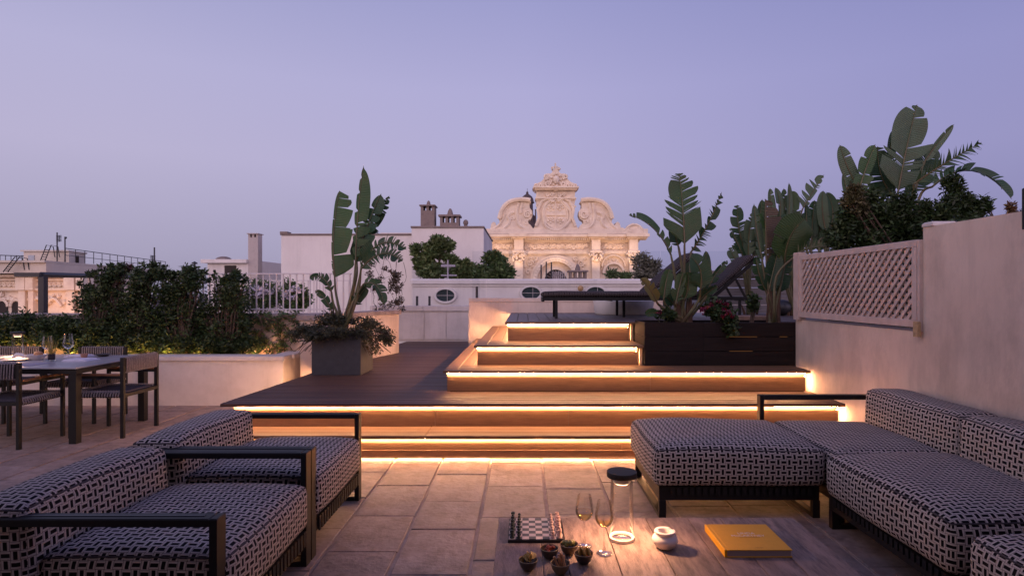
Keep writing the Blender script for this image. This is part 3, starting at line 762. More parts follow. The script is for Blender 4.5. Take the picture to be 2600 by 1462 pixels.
# frieze scrollwork: running spirals and leaves in relief
fr = MB()
def spiral(mb, cu, cv, r, turns=1.6, s=1, a0=0., th=.085, dy=.52, seg=16):
    pts = []
    for j in range(seg):
        q = a0 + s * j / (seg - 1) * turns * 2 * PI; rr = r * (1 - .85 * j / (seg - 1)); pts.append(cw(cu + rr * math.cos(q), cv + rr * math.sin(q)) + Vector((0, dy, 0)))
    mb.tube(pts, [1.35 * th * (1 - .4 * j / seg) for j in range(seg)], 5)
for (ua, ub) in ((0, 440), (560, 1280), (1390, 1680)):
    u = ua + 25; s = 1
    while u < ub - 15:
        spiral(fr, u, 960 + 4 * s, 24, 1.5, s, rng.uniform(0, 6)); 
        for k in range(3):
            p = cw(u + rng.uniform(-25, 25), 955 + rng.uniform(-30, 30)); fr.sphere((p.x, CY + .52, p.z), (rng.uniform(.05, .12), .1, rng.uniform(.05, .1)), 6, 4)
        u += 43; s = -s
part('frieze_scrolls', fr, CHURCH, ch, smooth=True, kind='stuff')
# central arch
def arch_ring(cu, cv, r0, r1, y0, y1, name='arch', n=24, ang=(0, PI)):
    vs = []; fs = []
    for j in range(n + 1):
        q = ang[0] + (ang[1] - ang[0]) * j / n
        for r in (r0, r1):
            for yy in (y0, y1):
                p = cw(cu + r * math.cos(q), cv - r * math.sin(q)); vs.append((p.x, CY + yy, p.z))
    for j in range(n):
        a, b = 4 * j, 4 * (j + 1); fs += [(a, b, b + 2, a + 2), (a + 1, a + 3, b + 3, b + 1), (a, a + 1, b + 1, b), (a + 2, b + 2, b + 3, a + 3)]
    return part(name, MB().add(vs, fs), CHURCH, ch)
arch_ring(900, 1330, 205, 250, -.1, .6); arch_ring(900, 1330, 252, 275, .1, .6); arch_ring(900, 1330, 120, 150, .3, .62)
vou = MB()
for k in range(21):
    q = PI * (k + .5) / 21; p = cw(900 + 228 * math.cos(q), 1330 - 228 * math.sin(q)); vou.sphere((p.x, CY - .1, p.z), (.1, .09, .1), 6, 4)
part('arch_beads', vou, CHURCH, ch, smooth=True)
o = [(900 + 120 * math.cos(PI * k / 20), 1330 - 120 * math.sin(PI * k / 20)) for k in range(21)]
poly(o, .56, .595, 'window', CHDARK)
for k in range(9):
    q = PI * (k + .5) / 9
    a = cw(900 + 18 * math.cos(q), 1330 - 18 * math.sin(q)); c = cw(900 + 118 * math.cos(q), 1330 - 118 * math.sin(q))
    part('window_bar', MB().tube([a + Vector((0, .5, 0)), c + Vector((0, .5, 0))], .05, 4), AGED, ch)
rel = MB()
for s_ in (-1, 1):
    spiral(rel, 900 + s_ * 275, 1140, 38, 1.6, s_, 0, .08, .5); spiral(rel, 900 + s_ * 300, 1230, 26, 1.4, -s_, 1, .07, .5); spiral(rel, 900 + s_ * 220, 1090, 26, 1.4, s_, 2, .07, .5)
    for k in range(10):
        p = cw(900 + s_ * rng.uniform(200, 330), rng.uniform(1075, 1200)); rel.sphere((p.x, CY + .55, p.z), (.12, .12, .1), 6, 4)
part('spandrel_relief', rel, CHURCH, ch, smooth=True)
# right bay arch and relief
arch_ring(1530, 1250, 100, 122, .1, .6); arch_ring(1530, 1180, 118, 132, .2, .6)
rel = MB()
for s_ in (-1, 1):
    spiral(rel, 1530 + s_ * 45, 1135, 24, 1.5, s_, 0, .07, .5); spiral(rel, 1530 + s_ * 100, 1100, 22, 1.4, -s_, 1, .06, .5)
for k in range(14):
    p = cw(1530 + rng.uniform(-60, 60), rng.uniform(1100, 1160)); rel.sphere((p.x, CY + .5, p.z), (.13, .13, .1), 6, 4)
part('bay_relief', rel, CHURCH, ch, smooth=True)
# gable
gab = [(650, 772), (672, 745), (700, 690), (716, 600), (700, 540), (690, 480), (690, 430), (690, 350), (1110, 350), (1110, 430), (1110, 480), (1098, 545), (1092, 620), (1108, 690), (1135, 750), (1152, 772)]
poly(smooth_line(gab[:6]) + gab[6:10] + smooth_line(gab[10:]), .25, 1.8, 'gable')
cbx(672, 1128, 335, 352, -.25, 2.0); cbx(655, 1146, 318, 335, -.45, 2.1); cbx(678, 1122, 432, 446, -.05, 1.9); cbx(684, 1116, 446, 458, .1, 1.85)
crest = [(648, 330), (672, 285), (705, 272), (745, 252), (770, 225), (778, 190), (800, 168), (840, 168), (858, 158), (875, 130), (890, 110), (896, 55), (904, 55), (912, 110), (926, 130), (944, 158), (960, 168), (1000, 168), (1022, 190), (1030, 225), (1055, 252), (1095, 272), (1128, 285), (1152, 330)]
poly(crest, .3, 1.7, 'crest')
cr = MB()
p = cw(905, 240); cr.sphere((p.x, CY + .1, p.z), (.34, .35, .42), 12, 8)
for s_ in (-1, 1):
    spiral(cr, 900 + s_ * 105, 205, 30, 1.5, s_, 2, .1, .2); spiral(cr, 900 + s_ * 85, 285, 34, 1.5, s_, 0, .1, .2); spiral(cr, 900 + s_ * 160, 300, 26, 1.3, -s_, 0, .09, .2); spiral(cr, 900 + s_ * 215, 300, 22, 1.2, s_, 1, .09, .15)
    spiral(cr, 900 + s_ * 35, 110, 14, 1.2, s_, 0, .07, .3); 
    for v_, rr in ((125, .10), (92, .08)):
        p = cw(900 + s_ * (34 if v_ > 100 else 20), v_); cr.sphere((p.x, CY + .5, p.z), (rr, rr, rr), 6, 5)
for k in range(9):
    p = cw(905, 265); q = 2 * PI * k / 9; cr.sphere((p.x + .5 * math.cos(q), CY + .22, p.z + .3 + .6 * math.sin(q)), (.13, .12, .13), 6, 5)
cr.sphere((cw(900, 340).x, CY + .05, cw(900, 335).z), (.28, .3, .32), 8, 6)
p = cw(900, 60); cr.sphere((p.x, CY + .8, p.z), (.09, .09, .22), 6, 5)
part('crest_carving', cr, CHURCH, ch, smooth=True, kind='stuff')
# oval cartouche with coat of arms (plain shapes)
ct = MB(); oval = []
for j in range(33):
    q = 2 * PI * j / 32; oval.append(cw(905 + 150 * math.cos(q) * (1 + .08 * math.cos(3 * q)), 620 - 168 * math.sin(q)) + Vector((0, .22, 0)))
ct.tube(oval, .17, 6); ct.tube([cw(905 + 128 * math.cos(2 * PI * j / 32), 620 - 146 * math.sin(2 * PI * j / 32)) + Vector((0, .2, 0)) for j in range(33)], .08, 5)
for cu, cv in ((845, 540), (950, 535), (845, 675), (950, 680)):
    for k in range(5):
        q = 2 * PI * k / 5 + .3; p = cw(cu + 26 * math.cos(q), cv + 26 * math.sin(q)); ct.sphere((p.x, CY + .25, p.z), (.14, .13, .14), 7, 5)
    p = cw(cu, cv); ct.sphere((p.x, CY + .22, p.z), (.1, .14, .1), 6, 5)
a = cw(800, 625); c = cw(1005, 612); ct.box(a.x, c.x, CY + .12, CY + .26, a.z, c.z)
a = cw(890, 760); c = cw(906, 480); ct.box(a.x, c.x, CY + .16, CY + .26, a.z, c.z)
for s_ in (-1, 1):
    ct.tube([cw(900 + s_ * k_, v_) + Vector((0, .15, 0)) for k_, v_ in ((20, 470), (90, 440), (150, 470), (195, 560), (180, 650), (215, 740))], .16, 6)
    spiral(ct, 900 + s_ * 40, 400, 22, 1.4, s_, 0, .08, .15); spiral(ct, 900 + s_ * 90, 400, 20, 1.4, -s_, 0, .07, .15); spiral(ct, 900 + s_ * 195, 520, 20, 1.3, s_, 0, .07, .2)
    spiral(ct, 900 + s_ * 40, 455, 26, 1.2, -s_, 0, .08, .05)
part('cartouche', ct, CHURCH, ch, smooth=True)
# side volutes
vol = [(190, 775), (195, 735), (205, 705), (228, 690), (245, 702), (250, 728), (270, 738), (285, 715), (290, 690), (280, 655), (295, 590), (325, 525), (375, 478), (430, 455), (490, 445), (560, 444), (622, 455), (634, 480), (615, 492), (618, 540), (645, 575), (650, 615), (632, 660), (600, 680), (600, 705), (622, 722), (640, 742), (658, 775)]
for side, mm in ((-1, False), (1, True)):
    pts = mir(vol) if mm else vol
    poly(pts, .3, 1.7, 'volute')
    vr = MB(); sg = (lambda u: 1800 - u) if mm else (lambda u: u)
    def tl(line, r, dy=.3): vr.tube([cw(sg(u), v) + Vector((0, dy, 0)) for u, v in smooth_line(line)], r * 1.7, 6)
    tl([(286, 660), (305, 590), (340, 525), (385, 485), (440, 462), (500, 452), (560, 450), (625, 460)], .13, .1)
    tl([(310, 640), (330, 590), (365, 540), (410, 505), (455, 490), (500, 485)], .08)
    tl([(500, 485), (480, 560), (478, 640), (500, 720), (560, 765)], .10); tl([(540, 480), (525, 540), (520, 600)], .09)
    tl([(520, 660), (520, 720), (560, 760), (610, 768)], .08); tl([(330, 768), (385, 720), (400, 670), (380, 640), (410, 600), (450, 590)], .10)
    tl([(225, 770), (290, 720), (330, 650), (350, 600)], .08)
    spiral(vr, sg(592), 612, 44, 1.7, 1 if mm else -1, 0, .12, .25); spiral(vr, sg(575), 700, 24, 1.3, -1 if mm else 1, 0, .07, .3)
    spiral(vr, sg(545), 520, 18, 1.3, 1, 0, .06, .3); spiral(vr, sg(430), 650, 22, 1.3, 1, 0, .07, .3)
    bd = smooth_line([(283, 655), (296, 590), (327, 525), (376, 478), (430, 455), (490, 444), (560, 443), (622, 453)], 5)
    for u, v in bd[::2]: p = cw(sg(u), v); vr.sphere((p.x, CY + .3, p.z + .03), (.11, .25, .11), 6, 4)
    part('volute_carving', vr, CHURCH, ch, smooth=True)
poly([(1600, 772), (1620, 752), (1650, 768), (1680, 758), (1696, 725), (1735, 708), (1785, 712), (1825, 735), (1852, 765), (1866, 790), (1880, 834), (1600, 834)], .2, 2.0, 'end_volute')
er = MB(); er.tube([cw(u, v) + Vector((0, .15, 0)) for u, v in smooth_line([(1640, 790), (1690, 745), (1745, 722), (1800, 735), (1845, 780), (1865, 825)])], .1, 6)
spiral(er, 1700, 775, 26, 1.4, 1, 0, .08, .15); spiral(er, 1790, 775, 24, 1.4, -1, 0, .07, .15)
part('volute_carving', er, CHURCH, ch, smooth=True)
# warm floodlights standing on the church ledge, aimed up
def spot(name, loc, aim, power, size=R(110), col=(1, .56, .28), rad=.15):
    l = bpy.data.lights.new(name, 'SPOT'); l.energy = power; l.color = col; l.spot_size = size; l.spot_blend = 1; l.shadow_soft_size = rad
    o = bpy.data.objects.new(name, l); COL.objects.link(o); o.location = loc
    o.rotation_euler = (Vector(aim) - Vector(loc)).to_track_quat('-Z', 'Y').to_euler(); return o
for u in (130, 500, 900, 1330, 1700):
    p = cw(u, 1190); spot('floodlight', (p.x, CY - 2.2, p.z - .3), (p.x, CY + .2, p.z + 3.3), 250, R(120), (1, .60, .36))

# dark lantern dome behind the gable
dm = thing('bell_tower_dome', 'dark domed lantern tower half hidden behind the left volute', 'tower', (cw(600, 500).x, 75, -12), world=True)
DK = mat('dark slate tower', (.085, .06, .06), .8, 0, 2, .3)
def dw(u, v): return at(1200 + .2346 * u, 400 + .2346 * v, 75)
c0 = dw(592, 460); k_ = .2346 * 75 / FPX
part('dome', MB().lathe([(70 * k_, -10 * k_), (70 * k_, 0), (66 * k_, 25 * k_), (52 * k_, 50 * k_), (30 * k_, 68 * k_), (14 * k_, 78 * k_), (13 * k_, 95 * k_), (8 * k_, 104 * k_), (2 * k_, 110 * k_), (2 * k_, 140 * k_), (0, 142 * k_)], 20, (c0.x, 76, c0.z)), DK, dm, smooth=True)
part('drum', MB().lathe([(78 * k_, -20 * k_), (78 * k_, -10 * k_), (62 * k_, -11 * k_), (62 * k_, -130 * k_)], 16, (c0.x, 76, c0.z)), DK, dm)
part('lower_drum', MB().lathe([(50 * k_, -131 * k_), (95 * k_, -170 * k_), (100 * k_, -320 * k_), (110 * k_, -600 * k_)], 16, (c0.x, 76, c0.z)), DK, dm)
for s_ in (56, 90): part('column', MB().tube([dw(592 + s_, 560), dw(592 + s_, 690)], 8 * k_, 6), DK, dm)

# second church at far left, lit orange from below
c2 = thing('carved_facade', 'carved stone facade glowing orange below the flat roof at the far left', 'church', (-35, 43, -12), world=True)
def lw(u, v, Y=43): return at(.276 * u, 560 + .276 * v, Y)
a = lw(-300, 1200); c = lw(830, 500)
part('wall', MB().box(a.x, c.x, 43, 50, -12, c.z), CHURCH, c2)
for v0, v1, dy in ((498, 520, .5), (540, 552, .25), (625, 640, .35), (640, 650, .2)):
    a = lw(-300, v1); c = lw(815, v0); part('moulding', MB().box(a.x, c.x, 43 - dy, 42.999, a.z, c.z), CHURCH, c2)
for u0, u1 in ((210, 270), (300, 345), (650, 720), (760, 800)):
    a = lw(u0, 1200); c = lw(u1, 641); part('pilaster', MB().box(a.x, c.x, 42.6, 42.998, a.z, c.z), CHURCH, c2)
    a = lw(u0 - 12, 640); c = lw(u1 + 12, 525); part('pilaster', MB().box(a.x, c.x, 42.45, 42.995, a.z + .01, c.z), CHURCH, c2)
rel = MB(); kk = .276 * 43 / FPX
for u in range(-40, 780, 46):
    pts = [lw(u + 22 * (1 - .8 * j / 12) * math.cos(j * .75), 588 + 18 * (1 - .8 * j / 12) * math.sin(j * .75)) + Vector((0, -.12, 0)) for j in range(13)]; rel.tube(pts, .055, 5)
for k in range(60):
    p = lw(rng.uniform(-20, 780), rng.uniform(660, 760)); rel.sphere((p.x, 42.92, p.z), (rng.uniform(.08, .22), .15, rng.uniform(.08, .2)), 6, 4)
for cu in (510, 365):
    rel.tube([lw(cu - 75, 790) + Vector((0, -.2, 0)), lw(cu - 30, 730) + Vector((0, -.2, 0)), lw(cu, 715) + Vector((0, -.2, 0)), lw(cu + 30, 730) + Vector((0, -.2, 0)), lw(cu + 75, 790) + Vector((0, -.2, 0))], .1, 6)
part('relief', rel, CHURCH, c2, smooth=True, kind='stuff')
for cu in (30, 160):
    o = [(lw(cu + 45 * math.cos(PI * k / 16), 790 - 52 * math.sin(PI * k / 16)).x, lw(cu, 790 - 52 * math.sin(PI * k / 16)).z) for k in range(17)]
    o = [(lw(cu + 45, 1200).x, lw(0, 1200).z)] + o + [(lw(cu - 45, 1200).x, lw(0, 1200).z)]
    part('arch_opening', MB().prism(o, 42.93, 42.997), CHDARK, c2)
    part('arch', MB().tube([lw(cu + 52 * math.cos(PI * k / 16), 790 - 60 * math.sin(PI * k / 16)) + Vector((0, -.1, 0)) for k in range(17)], .1, 6), CHURCH, c2)
for u in (380, 560, 720):
    p = lw(u, 900); spot('floodlight', (p.x, 41.0, p.z), (p.x, 43, p.z + 2.4), 70, R(120), (1, .45, .2))

# distant town at eye level, so that gaps show roofs and not void
tn = thing('distant_rooftops', 'hazy low rooftops far off between the nearer buildings', 'rooftops', (0, 120, -12), world=True, kind='stuff')
tb = MB()
for k in range(70):
    x = rng.uniform(-150, 150); yy = rng.uniform(100, 220); h = rng.uniform(-8, .2) ; w_ = rng.uniform(6, 18)
    tb.box(x, x + w_, yy, yy + rng.uniform(6, 14), -12, h)
part('blocks', tb, mat('distant render', (.34, .29, .30), .9, 0, .1, .3, island=.3), tn)
# ================================================================== FURNITURE
def cushion(name, x0, x1, y0, y1, z0, z1, parent, r=.04, puff=.02, seed=0, shear=0.0, label=None, piping=True, side=.008, fab=None):
    """upholstered block with softened edges, slightly domed faces and a UV laid out in metres"""
    rg = random.Random(seed); cx, cy, cz = (x0 + x1) / 2, (y0 + y1) / 2, (z0 + z1) / 2
    hx, hy, hz = (x1 - x0) / 2, (y1 - y0) / 2, (z1 - z0) / 2
    V = []; F = []; UV = []; idx = {}
    ph = [rg.uniform(0, 6) for _ in range(6)]
    def surf(p):
        q = Vector((max(-hx + r, min(hx - r, p[0])), max(-hy + r, min(hy - r, p[1])), max(-hz + r, min(hz - r, p[2]))))
        d = Vector(p) - q
        if d.length > 1e-9: o = q + d.normalized() * r
        else: o = Vector(p)
        u, v, w = p[0] / hx, p[1] / hy, p[2] / hz
        if w > 0: o.z += puff * (1 - u ** 4) * (1 - v ** 4) * w * w
        o.z += .0065 * math.sin(5.1 * p[0] + ph[0]) * math.cos(6.3 * p[1] + ph[1]) * (1 if w > 0 else 0)
        o.x += side * (1 - v * v) * (1 - w * w) * (abs(u) ** 6) * (1 if u > 0 else -1) + .005 * math.sin(7 * p[1] + ph[2])
        o.y += side * (1 - u * u) * (1 - w * w) * (abs(v) ** 6) * (1 if v > 0 else -1) + .005 * math.sin(6 * p[0] + ph[3])
        o.x += shear * (p[2] + hz)
        return o
    def key(p): return (round(p[0], 5), round(p[1], 5), round(p[2], 5))
    def vert(p):
        k = key(p)
        if k not in idx: idx[k] = len(V); V.append(tuple(surf(p) + Vector((cx, cy, cz))))
        return idx[k]
    def axis(h):
        e = [-h, -h + r * .3, -h + r]; n = max(3, int((2 * h - 2 * r) / .06)); 
        e += [-h + r + (2 * h - 2 * r) * i / n for i in range(1, n)] + [h - r, h - r * .3, h]
        return e
    ax, ay, az = axis(hx), axis(hy), axis(hz)
    def face(A, B, fn, uvf):
        for i in range(len(A) - 1):
            for j in range(len(B) - 1):
                ps = [(A[i], B[j]), (A[i + 1], B[j]), (A[i + 1], B[j + 1]), (A[i], B[j + 1])]
                F.append(tuple(vert(fn(a, b)) for a, b in ps)); UV.append([uvf(a, b) for a, b in ps])
    face(ax, ay, lambda a, b: (a, b, hz), lambda a, b: (a + 5, b + 5))
    face(ax, ay, lambda a, b: (a, b, -hz), lambda a, b: (a + 5, b + 5))
    face(ax, az, lambda a, b: (a, -hy, b), lambda a, b: (a + 5, b + 5.011))
    face(ax, az, lambda a, b: (a, hy, b), lambda a, b: (a + 5, b + 5.011))
    face(ay, az, lambda a, b: (hx, a, b), lambda a, b: (a + 5, b + 5.011))
    face(ay, az, lambda a, b: (-hx, a, b), lambda a, b: (a + 5, b + 5.011))
    me = bpy.data.meshes.new(name); me.from_pydata(V, [], F); me.materials.append(fab or FAB)
    ul = me.uv_layers.new(name='UVMap'); ul.data.foreach_set('uv', [c for f in UV for p in f for c in p])
    import bmesh
    b = bmesh.new(); b.from_mesh(me); bmesh.ops.recalc_face_normals(b, faces=b.faces); b.to_mesh(me); b.free()
    me.polygons.foreach_set('use_smooth', [True] * len(me.polygons)); me.update()
    o = link(name, me, parent)
    if label: o['label'] = label
    if piping:
        pts = []
        ee = r * .29
        for a in ax: pts.append((a, -hy, hz))
        for a in ay[1:]: pts.append((hx, a, hz))
        for a in ax[::-1][1:]: pts.append((a, hy, hz))
        for a in ay[::-1][1:]: pts.append((-hx, a, hz))
        ring = [surf(p) + Vector((cx, cy, cz)) for p in pts]
        part('piping', MB().tube(ring, 0.0045, 5, caps=False), PIPE, o, smooth=True)
    return o
PIPE = mat('seam piping', (.06, .05, .055), .9, 0, 90, .6, bump=.6, bscale=160)
STRAP = mat('woven strap', (.009, .007, .007), .85, 0, 30, .3, bump=.3, bscale=120)

def base_frame(t, x0, x1, y0, y1, z0=.13, z1=.19):
    part('base_frame', MB().box(x0, x1, y0, y0 + .03, z0, z1).box(x0, x1, y1 - .03, y1, z0, z1).box(x0, x0 + .03, y0 + .031, y1 - .031, z0, z1).box(x1 - .03, x1, y0 + .031, y1 - .031, z0, z1), BLACKM, t)
def straps(t, axis, fixed, a0, a1, z0, z1, step=.042, out=1):
    me = None; a = a0 + .02
    while a < a1 - .03:
        if axis == 'y': b_ = MB().bbox(fixed - .004, fixed + .004, a, a + .026, z0, z1, .003)
        else: b_ = MB().bbox(a, a + .026, fixed - .004, fixed + .004, z0, z1, .003)
        part('strap', b_, STRAP, t); a += step

# ---- armchairs, both facing the coffee table
def armchair(label, cy, group):
    t = thing('armchair', label, 'armchair', (-1.13, cy, 0), group=group)
    W2 = .485
    cushion('seat_cushion', -.745, .0, -W2 + .05, W2 - .05, .205, .44, t, r=.045, puff=.030, seed=3)
    cushion('back_cushion', -1.0, -.735, -W2 + .015, W2 - .045, .19, .635, t, r=.04, puff=.018, seed=5, shear=-.06)
    base_frame(t, -.95, -.02, -W2 + .04, W2 - .04)
    straps(t, 'y', -.012, -W2 + .07, W2 - .07, .125, .203)
    part('platform', MB().box(-.93, -.05, -W2 + .071, W2 - .071, .165, .2), BLACKM, t)
    for s in (-1, 1):
        ys = s * (W2 - .03); a, b_ = min(ys, ys + s * .03), max(ys, ys + s * .03)
        ya, yb_ = (ys - .033, ys + .033)
        fr = part('arm_frame', MB().bbox(-1.02, -.05, ya, yb_, .572, .602, .004), BLACKM, t)
        part('post', MB().bbox(-.049, -.019, ya, yb_, .0, .602, .004), BLACKM, fr, loc=(0, 0, 0))
        part('post', MB().bbox(-1.05, -1.021, ya, yb_, .0, .602, .004), BLACKM, fr, loc=(0, 0, 0))
        part('runner', MB().bbox(-1.02, -.05, ya, yb_, .0, .028, .004), BLACKM, fr, loc=(0, 0, 0))
        part('inset', MB().bbox(-1.0, -.08, ys - .007, ys + .007, .6025, .6045, .001), GREYM, fr, loc=(0, 0, 0))
    return t
armchair('nearest patterned lounge armchair with black metal arms in the bottom left corner', 2.70, 'patterned lounge armchairs')
armchair('patterned lounge armchair next to the lit steps, behind the nearest one', 3.69, 'patterned lounge armchairs')

# ---- modular sofa on the right
SG = 'modules of the patterned corner sofa'
t = thing('sofa_module', 'patterned ottoman end of the corner sofa in front of the lit steps', 'ottoman', (1.38, 4.18, 0), group=SG, world=True)
cushion('seat_cushion', .83, 1.93, 3.76, 4.66, .205, .455, t, r=.05, puff=.035, seed=11)
base_frame(t, .87, 1.90, 3.80, 4.62, .115, .20)
straps(t, 'x', 3.79, .92, 1.87, .150, .203)
for x in (.87, 1.86):
    for y in (3.80, 4.585): part('leg', MB().bbox(x, x + .045, y, y + .035, .0, .114, .003), BLACKM, t)
    part('runner', MB().box(x, x + .045, 3.836, 4.584, .0, .025), BLACKM, t)
t = thing('sofa_module', 'patterned corner seat with arm rail and backrest in the far corner of the sofa', 'sofa seat', (2.4, 4.18, 0), group=SG, world=True)
cushion('seat_cushion', 1.94, 2.70, 3.70, 4.64, .205, .445, t, r=.04, puff=.020, seed=12)
cushion('back_cushion', 2.62, 2.90, 3.60, 4.60, .20, .70, t, r=.045, puff=.02, seed=13, shear=.04)
base_frame(t, 1.98, 2.88, 3.72, 4.62, .115, .20)
fr = part('arm_frame', MB().bbox(1.895, 2.88, 4.655, 4.715, .605, .64, .004), BLACKM, t)
part('post', MB().bbox(1.862, 1.894, 4.655, 4.715, .0, .64, .004), BLACKM, fr)
part('runner', MB().box(1.895, 2.88, 4.66, 4.71, .0, .025), BLACKM, fr)
for x in (1.98, 2.83): part('leg', MB().bbox(x, x + .04, 3.72, 3.76, .0, .114, .003), BLACKM, t)
t = thing('sofa_module', 'long middle seat of the patterned sofa with its backrest along the wall', 'sofa seat', (2.4, 3.1, 0), group=SG, world=True)
cushion('seat_cushion', 1.86, 2.68, 2.58, 3.68, .195, .455, t, r=.055, puff=.03, seed=14)
cushion('back_cushion', 2.60, 2.89, 2.50, 3.575, .20, .70, t, r=.045, puff=.02, seed=15, shear=.04)
base_frame(t, 1.89, 2.86, 2.62, 3.66, .115, .19)
straps(t, 'y', 1.885, 2.66, 3.62, .150, .193)
for y in (2.62, 3.62): 
    part('leg', MB().bbox(1.89, 1.93, y, y + .04, .0, .114, .003), BLACKM, t)
    part('runner', MB().box(1.931, 2.86, y, y + .04, .0, .025), BLACKM, t)
t = thing('sofa_module', 'nearest seat of the patterned sofa cut off by the bottom right corner', 'sofa seat', (2.4, 2.0, 0), group=SG, world=True)
cushion('seat_cushion', 1.875, 2.68, 1.45, 2.515, .18, .43, t, r=.055, puff=.03, seed=16)
cushion('back_cushion', 2.60, 2.89, 1.40, 2.48, .20, .70, t, r=.045, puff=.02, seed=17, shear=.04)
base_frame(t, 1.89, 2.86, 1.5, 2.49, .115, .175)

# ---- coffee table
TH = .35
tb = thing('coffee_table', 'low wide coffee table of bleached planks holding chessboard, snacks and lantern', 'coffee table', (.6, 2.2, 0), world=True)
seams = [-.123, .077, .18, .384, .593, .798, .955, 1.11, 1.318]
for a, b_ in zip(seams, seams[1:]):
    part('plank', MB().bbox(a + .0018, b_ - .0018, 1.25, 2.89 + rng.uniform(-.001, .001), TH - .032, TH + rng.uniform(-.0004, .0003), .002), TABW, tb)
part('apron', MB().box(-.09, 1.285, 1.30, 1.33, .25, .316).box(-.09, 1.285, 2.83, 2.86, .25, .316).box(-.09, -.06, 1.331, 2.829, .25, .316).box(1.255, 1.285, 1.331, 2.829, .25, .316), BLACKM, tb)
for x in (-.09, 1.225):
    for y in (1.30, 2.80): part('leg', MB().bbox(x, x + .06, y, y + .06, 0, .249, .003), BLACKM, tb)

# ---- dining table and chairs
DT = .735
dt = thing('dining_table', 'long dining table with pale stone top and dark legs set for dinner', 'dining table', (-5.5, 6.15, 0), world=True)
MARB = mat('pale stone top', (.38, .36, .38), .25, 0, 3, .12, dark=(.32, .31, .36), dscale=4, damt=.5, spec=.55)
part('tabletop', MB().bbox(-6.9, -4.26, 5.62, 6.74, DT - .014, DT, .003), MARB, dt)
part('apron', MB().box(-6.85, -4.27, 5.64, 5.67, DT - .065, DT - .0145).box(-6.85, -4.27, 6.69, 6.72, DT - .065, DT - .0145).box(-4.30, -4.27, 5.671, 6.689, DT - .065, DT - .0145).box(-6.85, -6.82, 5.671, 6.689, DT - .065, DT - .0145), BLACKM, dt)
for x in (-4.345, -6.85):
    for y in (5.64, 6.65): part('leg', MB().bbox(x, x + .07, y, y + .07, 0, DT - .066, .003), BLACKM, dt)
ROPED = mat('rope cord', (.26, .22, .22), .85, 0, 120, .5, bump=.8, bscale=160)
def chair():
    """armchair with rope back and seat, facing +Y, origin below the middle of the seat"""
    t = thing('dining_chair', 'x', 'dining chair', (0, 0, 0), group='rope backed dining chairs')
    for s in (-1, 1):
        x = s * .27
        part('leg', MB().box(x - .014, x + .014, .235, .265, 0, .62), BLACKM, t)
        part('leg', MB().box(x - .014, x + .014, -.285, -.250, 0, .80), BLACKM, t)
        part('armrest', MB().bbox(x - .02, x + .02, -.249, .30, .621, .641, .005), WOODARM, t)
        part('arm_rail', MB().box(x - .012, x + .012, -.249, .234, .590, .6205), BLACKM, t)
    part('seat_frame', MB().box(-.255, .255, .235, .262, .405, .44).box(-.255, .255, -.285, -.258, .405, .44).box(-.283, -.2565, -.249, .234, .405, .44).box(.2565, .283, -.249, .234, .405, .44), BLACKM, t)
    st = part('seat', MB().bbox(-.25, .25, -.245, .23, .415, .452, .012), mat('rope seat', (.045, .036, .045), .9, 0, 60, .5, bump=.6, bscale=90), t)
    cord = MB().tube([(-.0, .262, .40), (0, .276, .42), (0, .262, .455), (0, .23, .462), (0, .19, .458)], .0075, 5).mesh('cord', ROPED, True)
    for k in range(19): link('cord', cord, t, loc=(-.245 + k * .027, 0, 0))
    c3 = MB().tube([(.262, 0, .40), (.289, 0, .42), (.275, 0, .455), (.23, 0, .462)], .0075, 5).mesh('cord', ROPED, True)
    c4 = MB().tube([(-.262, 0, .40), (-.289, 0, .42), (-.275, 0, .455), (-.23, 0, .462)], .0075, 5).mesh('cord', ROPED, True)
    for k in range(17):
        link('cord', c3, t, loc=(0, -.235 + k * .027, 0)); link('cord', c4, t, loc=(0, -.235 + k * .027, 0))
    part('back_panel', MB().bbox(-.254, .254, -.272, -.262, .655, .79, .004), BLACKM, t)
    c2 = MB().tube([(0, -.288, .648), (0, -.294, .66), (.008, -.294, .79), (.008, -.27, .803), (0, -.248, .79), (0, -.248, .66), (0, -.27, .645)], .0065, 5).mesh('cord', ROPED, True)
    for k in range(19): link('cord', c2, t, loc=(-.245 + k * .0265, 0, 0))
    return t
c0 = chair(); c0.location = (-3.99 - .27, 6.15, 0); c0.rotation_euler = (0, 0, PI / 2)
c0['label'] = 'dining chair at the right head of the table, its back to the steps'
for x, y, rz, lb in ((-4.93, 5.72, 0, 'dining chair on the near side of the table, back towards the armchairs'),
                     (-5.02, 6.78, PI, 'dining chair on the far side of the table, right one of the pair facing us'),
                     (-6.02, 6.78, PI, 'dining chair on the far side of the table, behind the dinner lantern')):
    c = copy_tree(c0); c.location = (x, y, 0); c.rotation_euler = (0, 0, rz); c['label'] = lb

